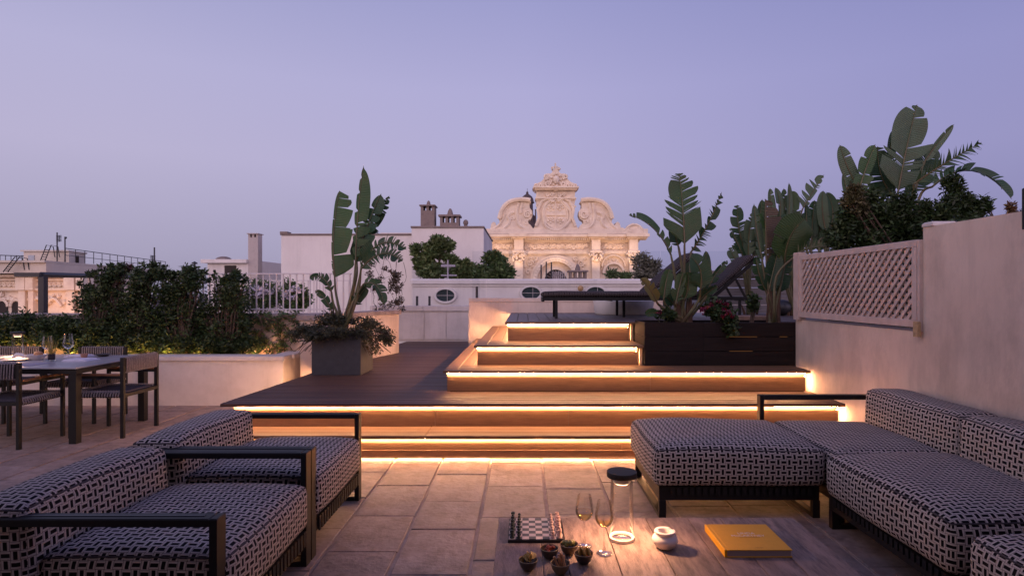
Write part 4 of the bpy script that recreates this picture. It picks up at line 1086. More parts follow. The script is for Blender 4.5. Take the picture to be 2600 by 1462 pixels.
# ---- loungers on the sun deck
def lounger():
    """local: head end towards +X, flat part from x=0 to 1.42, backrest raised after it"""
    t = thing('sun_lounger', 'x', 'sun lounger', (0, 0, 0), group='sun loungers on the upper deck')
    part('side_rail', MB().box(0, 1.98, -.33, -.295, .24, .285), BLACKM, t); part('side_rail', MB().box(0, 1.98, .295, .33, .24, .285), BLACKM, t)
    part('end_rail', MB().box(.0, .03, -.294, .294, .225, .285).box(1.95, 1.98, -.294, .294, .225, .285).box(1.38, 1.41, -.294, .294, .24, .285), BLACKM, t)
    for x in (.17, 1.80):
        for y in (-.32, .29): part('leg', MB().box(x, x + .035, y, y + .03, 0, .239), BLACKM, t)
    for k in range(9): part('slat', MB().box(.05 + k * .15, .16 + k * .15, -.293, .293, .268, .282), BLACKM, t)
    cushion('mattress', .0, 1.44, -.31, .31, .287, .355, t, r=.03, puff=.012, seed=21, piping=False, fab=FABD)
    bk = thing('backrest', None, None, (1.44, 0, .29)); bk.parent = t; bk.rotation_euler = (0, -R(41), 0)
    del_props(bk)
    part('back_frame', MB().box(0, .80, -.33, -.295, -.03, .015).box(0, .80, .295, .33, -.03, .015).box(.77, .80, -.294, .294, -.03, .015), BLACKM, bk, loc=(0, 0, 0))
    cushion('back_mattress', .01, .82, -.31, .31, .016, .085, bk, r=.03, puff=.012, seed=22, piping=False, fab=FABD)
    part('strut', MB().box(.0, .03, -.29, -.27, 0, .40), BLACKM, t, loc=(1.90, 0, .26), rot=(0, R(-28), 0))
    part('strut', MB().box(.0, .03, .27, .29, 0, .40), BLACKM, t, loc=(1.90, 0, .26), rot=(0, R(-28), 0))
    return t
def del_props(o):
    for k in list(o.keys()): del o[k]
l0 = lounger(); l0.location = (.245, 8.15, H[5]); l0['label'] = 'sun lounger standing nearest the top step with its back raised behind the plants'
l1 = copy_tree(l0); l1.location = (1.22, 8.62, H[5]); l1['label'] = 'sun lounger further right whose raised back leans beside the timber screen'

# white round pouf
pf = thing('white_tub', 'low round white tub behind the loungers on the sun deck', 'tub', (1.45, 9.6, H[5]), world=True)
part('body', MB().lathe([(.0, 0), (.44, 0), (.46, .02), (.48, .19), (.485, .215), (.47, .225), (.43, .21), (.0, .20)], 32, (1.60, 9.5, H[5] + .001)), WHITEB, pf, smooth=True)
sp = thing('dark_ball_planter', 'dark round pot on the sun deck below the timber screen', 'pot', (4.0, 9.1, H[5]), world=True)
p_ = at(1986, 792, 8.9)
part('body', MB().sphere((p_.x, 8.9, H[5] + .12), (.15, .15, .12), 16, 10), GREYM, sp, smooth=True)
gl = thing('wall_lamp', 'small round brass coloured lamp on the white house behind the lounger', 'lamp', (at(1474, 731, 14.8).x, 14.8, 1.5), world=True)
part('globe', MB().sphere(tuple(at(1474, 732, 14.8)), .075, 14, 10), mat('ochre globe', (.42, .26, .12), .5), gl, smooth=True)
part('stem', MB().tube([at(1474, 732, 14.8) + Vector((0, .05, 0)), at(1474, 735, 14.93)], .02, 6), GREYM, gl)

# ---- planters
bx = thing('square_pot', 'square charcoal planter box at the left edge of the lower deck', 'planter', (-2.3, 7.5, H[2]), world=True)
ANTH = mat('charcoal pot', (.045, .043, .050), .6, .0, 12, .2, bump=.1, bscale=80)
part('body', MB().bbox(-2.60, -2.0, 7.24, 7.82, H[2] + .003, H[2] + .50, .012), ANTH, bx)
part('soil', MB().box(-2.57, -2.03, 7.27, 7.79, H[2] + .501, H[2] + .51), SOIL, bx)
pb = thing('timber_planter', 'long dark timber planter box beside the upper steps holding the big leaved plants', 'planter', (2.1, 6.7, H[3]), world=True)
for k in range(3):
    z0 = H[3] + .004 + k * .157
    for a, b_ in ((1.315, 1.66 + .3), (1.962, 2.952)):
        gap = .008 if a > 1.9 else .004
        part('board', MB().bbox(a, b_, 6.43, 6.452, z0, z0 + .157 - gap, .003), BOXW, pb)
    part('board', MB().bbox(1.315, 1.337, 6.453, 7.0, z0, z0 + .152, .003), BOXW, pb)
    part('board', MB().bbox(1.338, 2.952, 6.98, 7.0, z0, z0 + .152, .003), BOXW, pb)
part('liner', MB().box(1.345, 2.945, 6.475, 6.97, H[3] + .03, H[3] + .43), mat('liner', (.02, .015, .012), .9), pb)
part('soil', MB().box(1.345, 2.945, 6.476, 6.969, H[3] + .431, H[3] + .445), SOIL, pb)
for xa, xb, kz in ((2.25, 2.55, 1), (2.80, 2.88, 1), (2.25, 2.50, 0)):
    part('light_strip', MB().box(xa, xb, 6.456, 6.466, H[3] + .157 * (kz + 1) - .004, H[3] + .157 * (kz + 1) + .001), emis('faint strip', (1, .4, .12), .12), pb)

# ---- black post lamp cut by the right frame edge
lp = thing('post_lamp', 'dark stepped cylinder fitting above the wall at the right edge', 'lamp', (2.99, 3.42, 1.8), world=True)
part('lower_body', MB().lathe([(0, 0), (.035, 0), (.036, .01), (.036, .235), (.03, .24), (0, .24)], 20, (2.93, 3.42, 1.815)), BLACKM, lp, smooth=True)
part('upper_body', MB().lathe([(0, 0), (.022, 0), (.022, .11), (.017, .12), (0, .12)], 20, (2.945, 3.42, 2.056)), BLACKM, lp, smooth=True)
part('bracket', MB().box(2.925, 2.954, 3.405, 3.435, 1.86, 1.89), BLACKM, lp)
# ================================================================== PLANTS
def leaf_cloud(name, blobs, n, size, m, parent, seed=1, aspect=2.2, shell=.55, droop=0.0, kind=None):
    """thousands of folded two-triangle leaves scattered in many small clumps; blobs = (centre, radii, weight)"""
    r = np.random.RandomState(seed)
    ws = np.array([b[2] for b in blobs], float); ws /= ws.sum()
    ids = r.choice(len(blobs), n, p=ws)
    C = np.array([b[0] for b in blobs], float)[ids]; Rr = np.array([b[1] for b in blobs], float)[ids]
    # sub clumps on each blob surface
    K = 44
    sub = r.normal(size=(len(blobs), K, 3)); sub /= np.linalg.norm(sub, axis=2, keepdims=True); sub *= (shell + (1 - shell) * r.rand(len(blobs), K, 1))
    sc = sub[ids, r.randint(0, K, n)]
    d = r.normal(size=(n, 3)); d /= np.linalg.norm(d, axis=1, keepdims=True); d *= r.rand(n, 1) ** .5
    P = C + (sc * .95 + d * .42) * Rr
    a = r.normal(size=(n, 3)); a[:, 2] = a[:, 2] * .6 + .25 - droop; a /= np.linalg.norm(a, axis=1, keepdims=True)
    b = np.cross(a, r.normal(size=(n, 3))); b /= np.linalg.norm(b, axis=1, keepdims=True)
    nn = np.cross(a, b)
    L = size * (.6 + .8 * r.rand(n, 1)); Wd = L / aspect
    v0 = P; v1 = P + a * L * .5 + b * Wd * .5 + nn * Wd * .15; v2 = P + a * L; v3 = P + a * L * .5 - b * Wd * .5 + nn * Wd * .15
    V = np.stack([v0, v1, v2, v3], 1).reshape(-1, 3)
    me = bpy.data.meshes.new(name)
    me.vertices.add(4 * n); me.vertices.foreach_set('co', V.ravel())
    me.loops.add(6 * n); me.polygons.add(2 * n)
    base_ = np.arange(n) * 4
    li = np.stack([base_, base_ + 1, base_ + 2, base_, base_ + 2, base_ + 3], 1).ravel()
    me.loops.foreach_set('vertex_index', li.astype(np.int32)); me.polygons.foreach_set('loop_start', (np.arange(2 * n) * 3).astype(np.int32))
    me.materials.append(m); me.update(calc_edges=True); me.validate()
    o = link(name, me, parent)
    if kind: o['kind'] = kind
    return o
def branches(parent, base_, targets, r=.015, m=BARK, name='stem', seed=1):
    rg = random.Random(seed); mb = MB()
    for tpt in targets:
        p = Vector(base_) + Vector((rg.uniform(-.05, .05), rg.uniform(-.05, .05), 0)); q = Vector(tpt); mid = p.lerp(q, .5) + Vector((rg.uniform(-.08, .08), rg.uniform(-.06, .06), .05))
        mb.tube([p, p.lerp(mid, .5), mid, mid.lerp(q, .6), q], [r, r * .85, r * .7, r * .5, r * .25], 5)
    return part(name, mb, m, parent, smooth=True)
def shrub(name, label, cat, base_, blobs, n, size, m, seed=1, group=None, aspect=2.2, shell=.55, droop=0, r=.015):
    t = thing(name, label, cat, base_, group=group, world=True)
    leaf_cloud('foliage', blobs, n, size, m, t, seed, aspect, shell, droop)
    branches(t, base_, [b[0] for b in blobs] + [tuple(Vector(b[0]) + Vector((0, 0, b[1][2] * .7))) for b in blobs], r, seed=seed)
    return t
def pb(px, py, Y, rx, rz, w=1, ry=None):
    """blob seen at (px,py), radii in pixels"""
    p = at(px, py, Y); k = Y / FPX; return (tuple(p), (rx * k, (ry if ry else rx * k * .8), rz * k), w)

# ---- hedge of separate shrubs in the planter bed
HG = 'dark shrubs of the planter hedge'
hed = [
 ('leftmost shrub of the tall hedge, loose and partly reddish at its top', 245, [(230, 780, 30, 55, 2), (262, 740, 34, 40, 2), (285, 705, 28, 26, 1), (250, 840, 42, 40, 2.5), (300, 800, 34, 60, 2), (300, 690, 18, 16, .5)], LEAFD),
 ('broad hedge shrub left of centre, right of the reddish one', 350, [(350, 745, 38, 48, 2.5), (378, 705, 34, 26, 1.6), (330, 815, 40, 55, 2.5), (385, 800, 38, 60, 2.5), (360, 865, 55, 34, 2), (410, 690, 14, 16, .4), (422, 735, 26, 36, 1.2)], LEAFD),
 ('tall hedge shrub in the middle directly behind the railing end', 470, [(455, 745, 38, 46, 2.5), (490, 715, 30, 26, 1.5), (445, 820, 38, 60, 2.5), (500, 800, 40, 66, 2.5), (470, 868, 52, 32, 2), (485, 692, 14, 12, .4)], LEAFD),
 ('rightmost dense shrub of the hedge below the slim chimney', 585, [(565, 770, 36, 60, 2.5), (600, 745, 34, 42, 2), (555, 845, 44, 50, 2.5), (612, 820, 34, 64, 2.5), (590, 875, 46, 26, 1.5), (590, 708, 26, 14, .7)], LEAFD)]
for k, (lb, bx_, bl, mm) in enumerate(hed):
    B = at(bx_, 905, 8.0); B.z = .52
    shrub('hedge_shrub', lb, 'shrub', tuple(B), [pb(x, y, 8.0 + rng.uniform(-.08, .08), rx * 1.12, rz, w, .22) for x, y, rx, rz, w in bl] + [pb(bx_ + q, 878, 7.95, 34, 26, 1.5, .16) for q in (-45, 0, 45)] + [pb(bl[q % 3][0] + rng.uniform(-1, 1) * bl[q % 3][2] * 1.1, bl[q % 3][1] - bl[q % 3][3] * rng.uniform(.7, 1.25), 8.0, 7, 10, .10, .05) for q in range(12)], 9000, .050, mm, seed=30 + k, group=HG, shell=.3)
t = shrub('reddish_sapling', 'thin reddish twiggy sapling rising above the leftmost hedge shrub', 'sapling', tuple(at(300, 800, 8.05)), [pb(298, 690, 8.05, 12, 14), pb(325, 680, 8.05, 16, 8), pb(305, 720, 8.05, 12, 18)], 420, .045, mat('red leaf', (.10, .04, .03), .6, 0, 2, .3, island=.4), seed=44)
# darker bushes behind the dinner table
for k, (lb, x, y, rx, rz) in enumerate((('dark bush at the left edge behind the dinner lantern', 20, 832, 75, 44), ('dark bush around the foot of the pergola post', 150, 835, 66, 42))):
    B = at(x, 905, 8.4); B.z = .52
    shrub('low_bush', lb, 'bush', tuple(B), [pb(x - 30, y + 8, 8.05, rx * .5, rz, 1, .2), pb(x + 25, y, 8.05, rx * .55, rz, 1, .2), pb(x, y + 25, 8.0, rx * .8, rz * .6, 1, .2)], 5200, .05, LEAFD, seed=50 + k, group='bushes behind the dining table', shell=.3)
# garden spots between the shrubs: their warm light catches the lowest leaves
def point(loc, power, col=(1, .50, .12), rad=.03):
    l = bpy.data.lights.new('garden_spot', 'POINT'); l.energy = power; l.color = col; l.shadow_soft_size = rad
    o = bpy.data.objects.new('garden_spot', l); COL.objects.link(o); o.location = loc
for px, pw in ((15, 9), (75, 6), (185, 11), (245, 5), (305, 9), (365, 6), (425, 9), (500, 4)):
    p = at(px, 872, 7.78); point((p.x, 7.79, .60), pw)
point((-3.62, 7.95, .60), 5, (1, .45, .18))

# plants behind the railing with white blossom
for k, (lb, x, y, rx, rz) in enumerate((('leafy shrub with white flowers behind the railing, left of the pot', 668, 745, 42, 40), ('smaller leafy shrub behind the railing next to the tall potted plant', 752, 750, 36, 36))):
    B = at(x, 790, 9.2)
    t = shrub('flowering_shrub', lb, 'shrub', tuple(B), [pb(x - rx * .5, y, 9.2, rx * .6, rz, 1), pb(x + rx * .4, y + 5, 9.2, rx * .6, rz * .8, 1), pb(x, y + 22, 9.2, rx, rz * .5, 1)], 2600, .055, LEAFM, seed=60 + k, group='shrubs behind the railing')
    leaf_cloud('blossom', [pb(x - 8, y - 4, 9.15, rx * .8, rz * .5, 1)], 260, .05, mat('white petal', (.62, .56, .62), .7), t, 70 + k, 1.2)
# climbing plant on the parapet wall
t = thing('climbing_vine', 'sparse climbing plant on the cream wall left of the square pot', 'vine', tuple(at(700, 900, 8.2)), world=True)
mb_ = MB(); bl = []
rg = random.Random(5)
for k in range(9):
    x0 = rg.uniform(645, 740); pts = []
    for j in range(7):
        px = x0 + rg.uniform(-10, 10) + j * rg.uniform(-4, 6); py = 895 - j * 16; pts.append(at(px, py, 8.2 - .02 * j)); 
        if rg.random() < .8: bl.append(pb(px, py, 8.18, 9, 9, 1, .05))
    mb_.tube(pts, .005, 4)
part('stem', mb_, BARK, t); leaf_cloud('foliage', bl, 1500, .05, LEAFM, t, 81)
# wispy climber on white building beyond
t = thing('wispy_climber', 'wispy climbing plant with bare twigs right of the tall potted plant', 'vine', tuple(at(1000, 790, 11.6)), world=True)
mb_ = MB(); bl = []
for k in range(9):
    x0 = rg.uniform(940, 1035); pts = []; px = x0
    for j in range(9):
        px += rg.uniform(-12, 12); py = 785 - j * rg.uniform(12, 18); pts.append(at(px, py, 11.6 + rg.uniform(-.1, .1)))
        if rg.random() < .45: bl.append(pb(px, py, 11.6, 8, 8, 1, .06))
    mb_.tube(pts, .004, 4)
part('twigs', mb_, BARK, t); leaf_cloud('foliage', bl, 1500, .055, mat('wispy leaf', (.09, .07, .045), .6, 0, 2, .3, island=.5), t, 82)

# ---- plants on the neighbour's roof
LEAFN = mat('fresh green leaf', (.11, .16, .06), .5, 0, 2, .3, island=.4, trans=.25)
KK = 16.9
t = thing('roof_tree', 'bright green bushy small tree in front of the white block', 'tree', tuple(at(1100, 712, KK)), world=True)
leaf_cloud('crown', [pb(1095, 640, KK, 24, 26, 2), pb(1115, 620, KK, 24, 20, 1.6), pb(1075, 665, KK, 24, 24, 2), pb(1100, 690, KK, 40, 18, 2), pb(1140, 625, KK, 12, 16, .7), pb(1055, 635, KK, 12, 12, .5), pb(1135, 655, KK, 14, 10, .6)], 5200, .14, LEAFN, t, 90)
branches(t, at(1100, 720, KK), [at(1095, 640, KK), at(1125, 620, KK), at(1070, 650, KK)], .05, name='trunk')
for k, (lb, bs) in enumerate((('low hedge plants between the small tree and the round bush', [(1165, 688, 20, 22), (1150, 665, 12, 14), (1195, 690, 16, 20), (1182, 672, 8, 12)]),
        ('dense dark green round bush in front of the church', [(1255, 675, 30, 30), (1235, 695, 36, 18), (1285, 694, 22, 18), (1250, 655, 16, 16)]))):
    shrub('roof_bush', lb, 'bush', tuple(at(bs[0][0], 712, KK)), [pb(x, y, KK, rx, rz, rx * rz) for x, y, rx, rz in bs], 4200, .13, LEAFM if k else LEAFN, seed=93 + k)
shrub('olive_tree', 'silvery olive tree at the right end of the church front', 'tree', tuple(at(1640, 712, 16.5)), [pb(1632, 668, 16.5, 22, 24, 2), pb(1655, 680, 16.5, 22, 22, 2), pb(1640, 698, 16.5, 32, 14, 2)], 2600, .13, mat('olive leaf', (.12, .12, .085), .6, 0, 2, .3, island=.5), seed=97, aspect=4)
shrub('low_shrub', 'low ragged shrub in front of the right church bay', 'shrub', tuple(at(1570, 712, 16.6)), [pb(1555, 698, 16.6, 16, 12, 1), pb(1590, 702, 16.6, 16, 9, 1)], 900, .12, LEAFM, seed=98, aspect=4)
shrub('distant_shrub', 'dark shrub seen over the white house behind the lounger', 'shrub', tuple(at(1862, 715, 15)), [pb(1855, 700, 15, 20, 10, 1)], 600, .12, LEAFD, seed=99)
pl = MB()
t = thing('roof_fence', 'thin grey bars and poles standing before the church arch', 'fence', tuple(at(1415, 712, 17.4)), world=True)
for px, y0 in ((1374, 672), (1387, 664), (1400, 665)): part('pole', MB().tube([at(px, 714, 17.4), at(px, y0, 17.4)], .022, 5), GREYM, t)
for px in range(1404, 1440, 5): part('bar', MB().tube([at(px, 714, 17.45), at(px, 688 + (px % 3), 17.45)], .012, 4), WHITEM, t)
LILAC = mat('lilac grey metal', (.34, .31, .35), .6)
t = thing('roof_pergola', 'pale thin framed arbour among the roof plants beside the small tree', 'arbour', tuple(at(1137, 712, 16.4)), world=True)
part('post', MB().tube([at(1137, 712, 16.4), at(1137, 660, 16.4)], .022, 5), LILAC, t)
part('beam', MB().tube([at(1120, 675, 16.4), at(1156, 675, 16.4)], .03, 5).tube([at(1120, 699, 16.41), at(1160, 699, 16.41)], .02, 5), LILAC, t)
part('back_screen', MB().box(at(1122, 0, 16.8).x, at(1158, 0, 16.8).x, 16.8, 16.84, at(0, 705, 16.8).z, at(0, 668, 16.8).z), GREYW, t)

# ---- strelitzia: big paddle leaves with torn edges
def bez(p0, p1, p2, t): return p0 * (1 - t) ** 2 + p1 * 2 * t * (1 - t) + p2 * t * t
def bezT(p0, p1, p2, t): return ((p1 - p0) * (1 - t) + (p2 - p1) * t).normalized()
def big_leaf(parent, p0, p1, p2, W, facing=(0, -1, 0), tears=6, fold=25, sides=(1, 1), m=None, seed=0, gap=.35, ang=35, droop=0.0, shape=(.16, .45)):
    """p0 foot of the blade, p1 pull point, p2 tip; W half width; sides scale left and right halves"""
    r = random.Random(seed); m = m or BL_G; n = 36
    p0, p1, p2 = Vector(p0), Vector(p1), Vector(p2); fc = Vector(facing).normalized()
    V = []; F = []; UVs = []
    def width(t):
        a = min(1, (t / shape[0])) ** .6 if t > 0 else 0
        b = 1 if t < shape[1] else max(0, 1 - ((t - shape[1]) / (1 - shape[1])) ** 2.4) ** .6
        return W * a * b
    Ltot = sum((bez(p0, p1, p2, (i + 1) / 20) - bez(p0, p1, p2, i / 20)).length for i in range(20))
    for s_i, s in enumerate((-1, 1)):
        if sides[s_i] <= 0: continue
        cuts = sorted([0, 1] + [r.uniform(.08, .96) for _ in range(tears)])
        for a, b in zip(cuts, cuts[1:]):
            if b - a < .012: continue
            ns = max(2, int((b - a) * n)); tw = r.uniform(-12, 12); dz = r.uniform(-.3, 1) * droop; sl = r.uniform(.80, 1.04); gp = gap * min(.045, (b - a) * .5)
            rows = []
            for i in range(ns + 1):
                t = a + (b - a) * i / ns
                c = bez(p0, p1, p2, t); T = bezT(p0, p1, p2, t); side = T.cross(fc).normalized() * s; nrm = side.cross(T).normalized()
                if nrm.dot(fc) < 0: nrm = -nrm
                w = width(t) * sides[s_i] * sl * (1 - .30 * (1 - i / ns) ** 2 * (1 if tears > 1 and a > 0 else 0)); row = []
                for j in range(5):
                    q = j / 4
                    te = t + (i / ns - .5) * -gp * q * 2
                    cc = bez(p0, p1, p2, min(1, max(0, te)))
                    fo = R(fold + tw * q); out = side * math.cos(fo) + nrm * math.sin(fo) * (1 if j else 1)
                    pt = cc + out * w * q + T * (w * q * math.tan(R(ang)) * .55 * (1 - .4 * t)) + nrm * (-.10 * w * q * q) + Vector((0, 0, -dz * w * q * q))
                    row.append(len(V)); V.append(tuple(pt)); UVs.append((q * w, t * Ltot))
                rows.append(row)
            for A, B in zip(rows, rows[1:]):
                for j in range(4): F.append((A[j], A[j + 1], B[j + 1], B[j]))
    me = bpy.data.meshes.new('leaf'); me.from_pydata(V, [], F); me.materials.append(m)
    ul = me.uv_layers.new(name='UVMap'); li = np.zeros(len(me.loops), np.int32); me.loops.foreach_get('vertex_index', li)
    ul.data.foreach_set('uv', np.array(UVs)[li].ravel()); me.polygons.foreach_set('use_smooth', [True] * len(me.polygons)); me.update()
    o = link('leaf', me, parent)
    o['built_in_place'] = 1
    part('midrib', MB().tube([bez(p0, p1, p2, i / 10) - fc * -.004 for i in range(11)], [.011 * (1 - .8 * i / 10) * (1 if W > .06 else .7) for i in range(11)], 5), STALK, o, smooth=True)
    return o
def stalk(parent, pts, r0=.02, r1=.011, m=None):
    P = [Vector(p) for p in pts]; out = []
    for i in range(len(P) - 1):
        p0 = P[max(i - 1, 0)]; p1 = P[i]; p2 = P[i + 1]; p3 = P[min(i + 2, len(P) - 1)]
        for j in range(4):
            t = j / 4; out.append(.5 * ((2 * p1) + (p2 - p0) * t + (2 * p0 - 5 * p1 + 4 * p2 - p3) * t * t + (3 * p1 - p0 - 3 * p2 + p3) * t ** 3))
    out.append(P[-1]); k = len(out) - 1
    return part('stalk', MB().tube(out, [r0 + (r1 - r0) * i / k for i in range(k + 1)], 7), m or STALK, parent, smooth=True)
def strel(name, label, Y, base, zsoil, leaves, sheath=6, seed=0, group='giant strelitzia plants'):
    """leaves: dict(b=stalk pixels.., l=(foot, pull, tip) pixels, w=half width px, dy=depth offsets)"""
    B = at(base[0], base[1], Y); B.z = zsoil
    t = thing(name, label, 'plant', tuple(B), group=group, world=True); r = random.Random(seed)
    for k, L in enumerate(leaves):
        d0 = L.get('d', r.uniform(-.12, .12)); d1 = L.get('e', d0 + r.uniform(-.15, .05))
        foot, pull, tip = L['l']; y0, y1, y2 = Y + d0, Y + (d0 + d1) / 2, Y + d1
        pf_, pp, pt = at(*foot, y0), at(*pull, y1), at(*tip, y2)
        if 's' in L:
            b = B + Vector((L.get('bx', r.uniform(-.05, .05)), r.uniform(-.04, .04), 0))
            pts = [b] + [at(x, y, Y + d0 * .6) for x, y in L['s']] + [pf_]
            stalk(t, pts, .022 if Y < 9 else .03, .011)
        big_leaf(t, pf_, pp, pt, L['w'] * Y / FPX, L.get('f', (r.uniform(-.4, .4), -1, r.uniform(-.1, .3))), L.get('t', 6), L.get('fold', 22), L.get('sd', (1, 1)), L.get('m', BL_G), seed * 31 + k, L.get('gap', .4), L.get('ang', 35), L.get('dr', .15), L.get('sh', (.14, .45)))
    for k in range(sheath):
        a = r.uniform(-1, 1); h = r.uniform(.18, .42)
        x = a * .09 * (Y / 6.7); part('sheath', MB().tube([B + Vector((x, r.uniform(-.04, .04), 0)), B + Vector((x * 1.1, 0, h * .5)), B + Vector((x * 1.3 + r.uniform(-.03, .03), 0, h))], [.022, .02, .008], 6), SHEATH, t, smooth=True)
    return t

strel('giant_plant', 'tall plant with upright torn paddle leaves in the square charcoal pot', 7.5, (868, 850), H[2] + .5, [
    dict(s=[(862, 790), (852, 740)], l=((850, 706), (838, 600), (862, 484)), w=50, sd=(.12, 1), t=6, fold=6, m=BL_G, f=(.25, -1, .1), ang=12, sh=(.1, .8), d=0, e=.05, gap=.12),
    dict(s=[(880, 790), (898, 720)], l=((903, 660), (905, 540), (923, 421)), w=40, sd=(.22, 1), t=6, fold=10, m=BL_G, ang=25, sh=(.12, .2), d=.02, e=.05, gap=.6),
    dict(s=[(885, 780), (906, 700)], l=((904, 668), (922, 590), (968, 492)), w=50, sd=(.5, 1), t=4, fold=15, m=BL_D, ang=20, d=.1, e=.12, f=(-.3, -1, .2)),
    dict(s=[(884, 790), (905, 705)], l=((906, 664), (950, 570), (988, 497)), w=20, t=10, fold=30, m=BL_D, d=.15, e=.2, dr=.6),
    dict(s=[(890, 790), (912, 710)], l=((918, 670), (965, 585), (1032, 634)), w=34, t=14, fold=30, m=BL_D, sd=(.7, 1), d=-.05, e=-.1, dr=.3, gap=.6, f=(0, -.9, .5), sh=(.1, .5)),
    dict(s=[(892, 800), (912, 730)], l=((916, 685), (970, 615), (1022, 664)), w=32, t=12, fold=25, m=BL_D, sd=(.8, 1), d=-.15, e=-.25, gap=.5, f=(0, -.9, .5)),
    dict(s=[(858, 800), (846, 770)], l=((842, 742), (822, 685), (786, 708)), w=15, t=7, m=BL_D, d=-.1, e=-.2),
    dict(s=[(885, 800), (900, 760)], l=((922, 722), (962, 704), (975, 774)), w=24, t=4, m=BL_G, d=-.15, e=-.3, f=(.5, -.6, .5)),
    dict(s=[(880, 810), (892, 790)], l=((900, 775), (915, 745), (935, 722)), w=18, t=2, m=BL_D, d=0, e=-.1),
    dict(s=[(850, 815), (842, 800)], l=((842, 790), (826, 748), (800, 738)), w=11, t=3, m=BL_D, d=-.1, e=-.2)], seed=1)
# trailing plant in the pot
t = thing('trailing_plant', 'bushy small leaved plant spilling over the rim of the square charcoal pot', 'plant', (-2.3, 7.5, H[2] + .5), world=True)
bl = [pb(x, y, Y_, rx, rz, w, .16) for x, y, Y_, rx, rz, w in ((780, 835, 7.25, 34, 22, 2), (830, 815, 7.4, 40, 22, 2.5), (880, 815, 7.5, 44, 20, 2.5), (930, 825, 7.5, 40, 22, 2.5), (975, 845, 7.5, 28, 22, 1.8), (800, 850, 7.15, 36, 20, 2.2), (860, 845, 7.15, 46, 20, 2.6), (920, 850, 7.3, 40, 26, 2.4), (985, 862, 7.5, 18, 18, 1), (955, 880, 7.5, 12, 24, .5), (750, 850, 7.25, 18, 16, .8))]
leaf_cloud('foliage', bl, 9500, .035, LEAFT, t, 101, 2.6, .2, .25)
mb_ = MB()
for k in range(70):
    x = rg.uniform(745, 1000); p = Vector((-2.3 + rg.uniform(-.2, .2), 7.5 + rg.uniform(-.2, .2), H[2] + .5)); q = at(x, rg.uniform(855, 905), 7.2 + rg.uniform(0, .45)); mid = p.lerp(q, .6) + Vector((0, 0, .16))
    mb_.tube([bez(p, mid, q, i / 6) for i in range(7)], .0035, 4)
part('stem', mb_, BARK, t)

strel('giant_plant', 'plant with one huge upright fan leaf, left end of the timber planter', 6.72, (1738, 815), H[3] + .44, [
    dict(s=[(1736, 760), (1738, 690)], l=((1738, 622), (1735, 520), (1724, 440)), w=56, t=12, fold=12, m=BL_G, f=(.1, -1, .1), d=-.05, e=.05, sh=(.08, .14), ang=50, gap=.3),
    dict(s=[(1725, 770), (1712, 690)], l=((1704, 650), (1670, 565), (1596, 547)), w=26, t=6, fold=30, m=BL_G, f=(.3, -.6, .7), d=0, e=-.2, sd=(1, 1), ang=20),
    dict(s=[(1748, 740), (1752, 690)], l=((1754, 640), (1798, 580), (1832, 488)), w=22, t=14, fold=30, m=BL_D, d=.15, e=.15, gap=.9, dr=.4),
    dict(s=[(1755, 790), (1775, 760)], l=((1778, 735), (1790, 680), (1752, 650)), w=30, t=1, fold=10, m=BL_D, d=-.15, e=-.25, f=(.2, -1, .2)),
    dict(s=[(1765, 790), (1785, 765)], l=((1788, 742), (1794, 690), (1792, 636)), w=14, t=0, m=BL_D, d=.1, e=.1),
    dict(s=[(1765, 790), (1795, 750)], l=((1803, 722), (1815, 690), (1848, 662)), w=13, t=3, m=BL_D, d=0, e=0),
    dict(s=[(1700, 790), (1675, 775)], l=((1668, 768), (1652, 730), (1625, 708)), w=22, t=2, fold=30, m=mat('yellowing leaf', (.12, .10, .03), .5, 0, 3, .3, rnd=.1), d=-.2, e=-.3),
    dict(s=[(1705, 790), (1690, 775)], l=((1685, 760), (1690, 710), (1700, 682)), w=17, t=1, m=BL_G, d=-.1, e=-.1),
    dict(s=[(1710, 800), (1715, 780)], l=((1716, 770), (1725, 720), (1735, 690)), w=18, t=2, m=BL_G, d=-.15, e=-.15),
    dict(s=[(1690, 800)], l=((1672, 796), (1655, 790), (1638, 800)), w=12, t=1, m=BL_G, d=-.2, e=-.3),
    dict(s=[(1733, 700), (1725, 640)], l=((1722, 625), (1712, 600), (1712, 570)), w=22, t=1, m=BL_D, d=.15, e=.15),
    dict(s=[(1745, 780)], l=((1750, 745), (1735, 700), (1765, 668)), w=26, t=2, m=BL_D, d=.15, e=.2),
    dict(s=[(1760, 790)], l=((1770, 770), (1800, 735), (1822, 728)), w=17, t=2, m=BL_D, d=.05, e=-.1),
    dict(s=[(1720, 795)], l=((1712, 775), (1690, 745), (1662, 742)), w=16, t=2, m=BL_D, d=.1, e=0),
    dict(s=[(1735, 780)], l=((1738, 760), (1752, 725), (1745, 690)), w=24, t=1, m=BL_G, d=-.1, e=-.15)], sheath=12, seed=2)
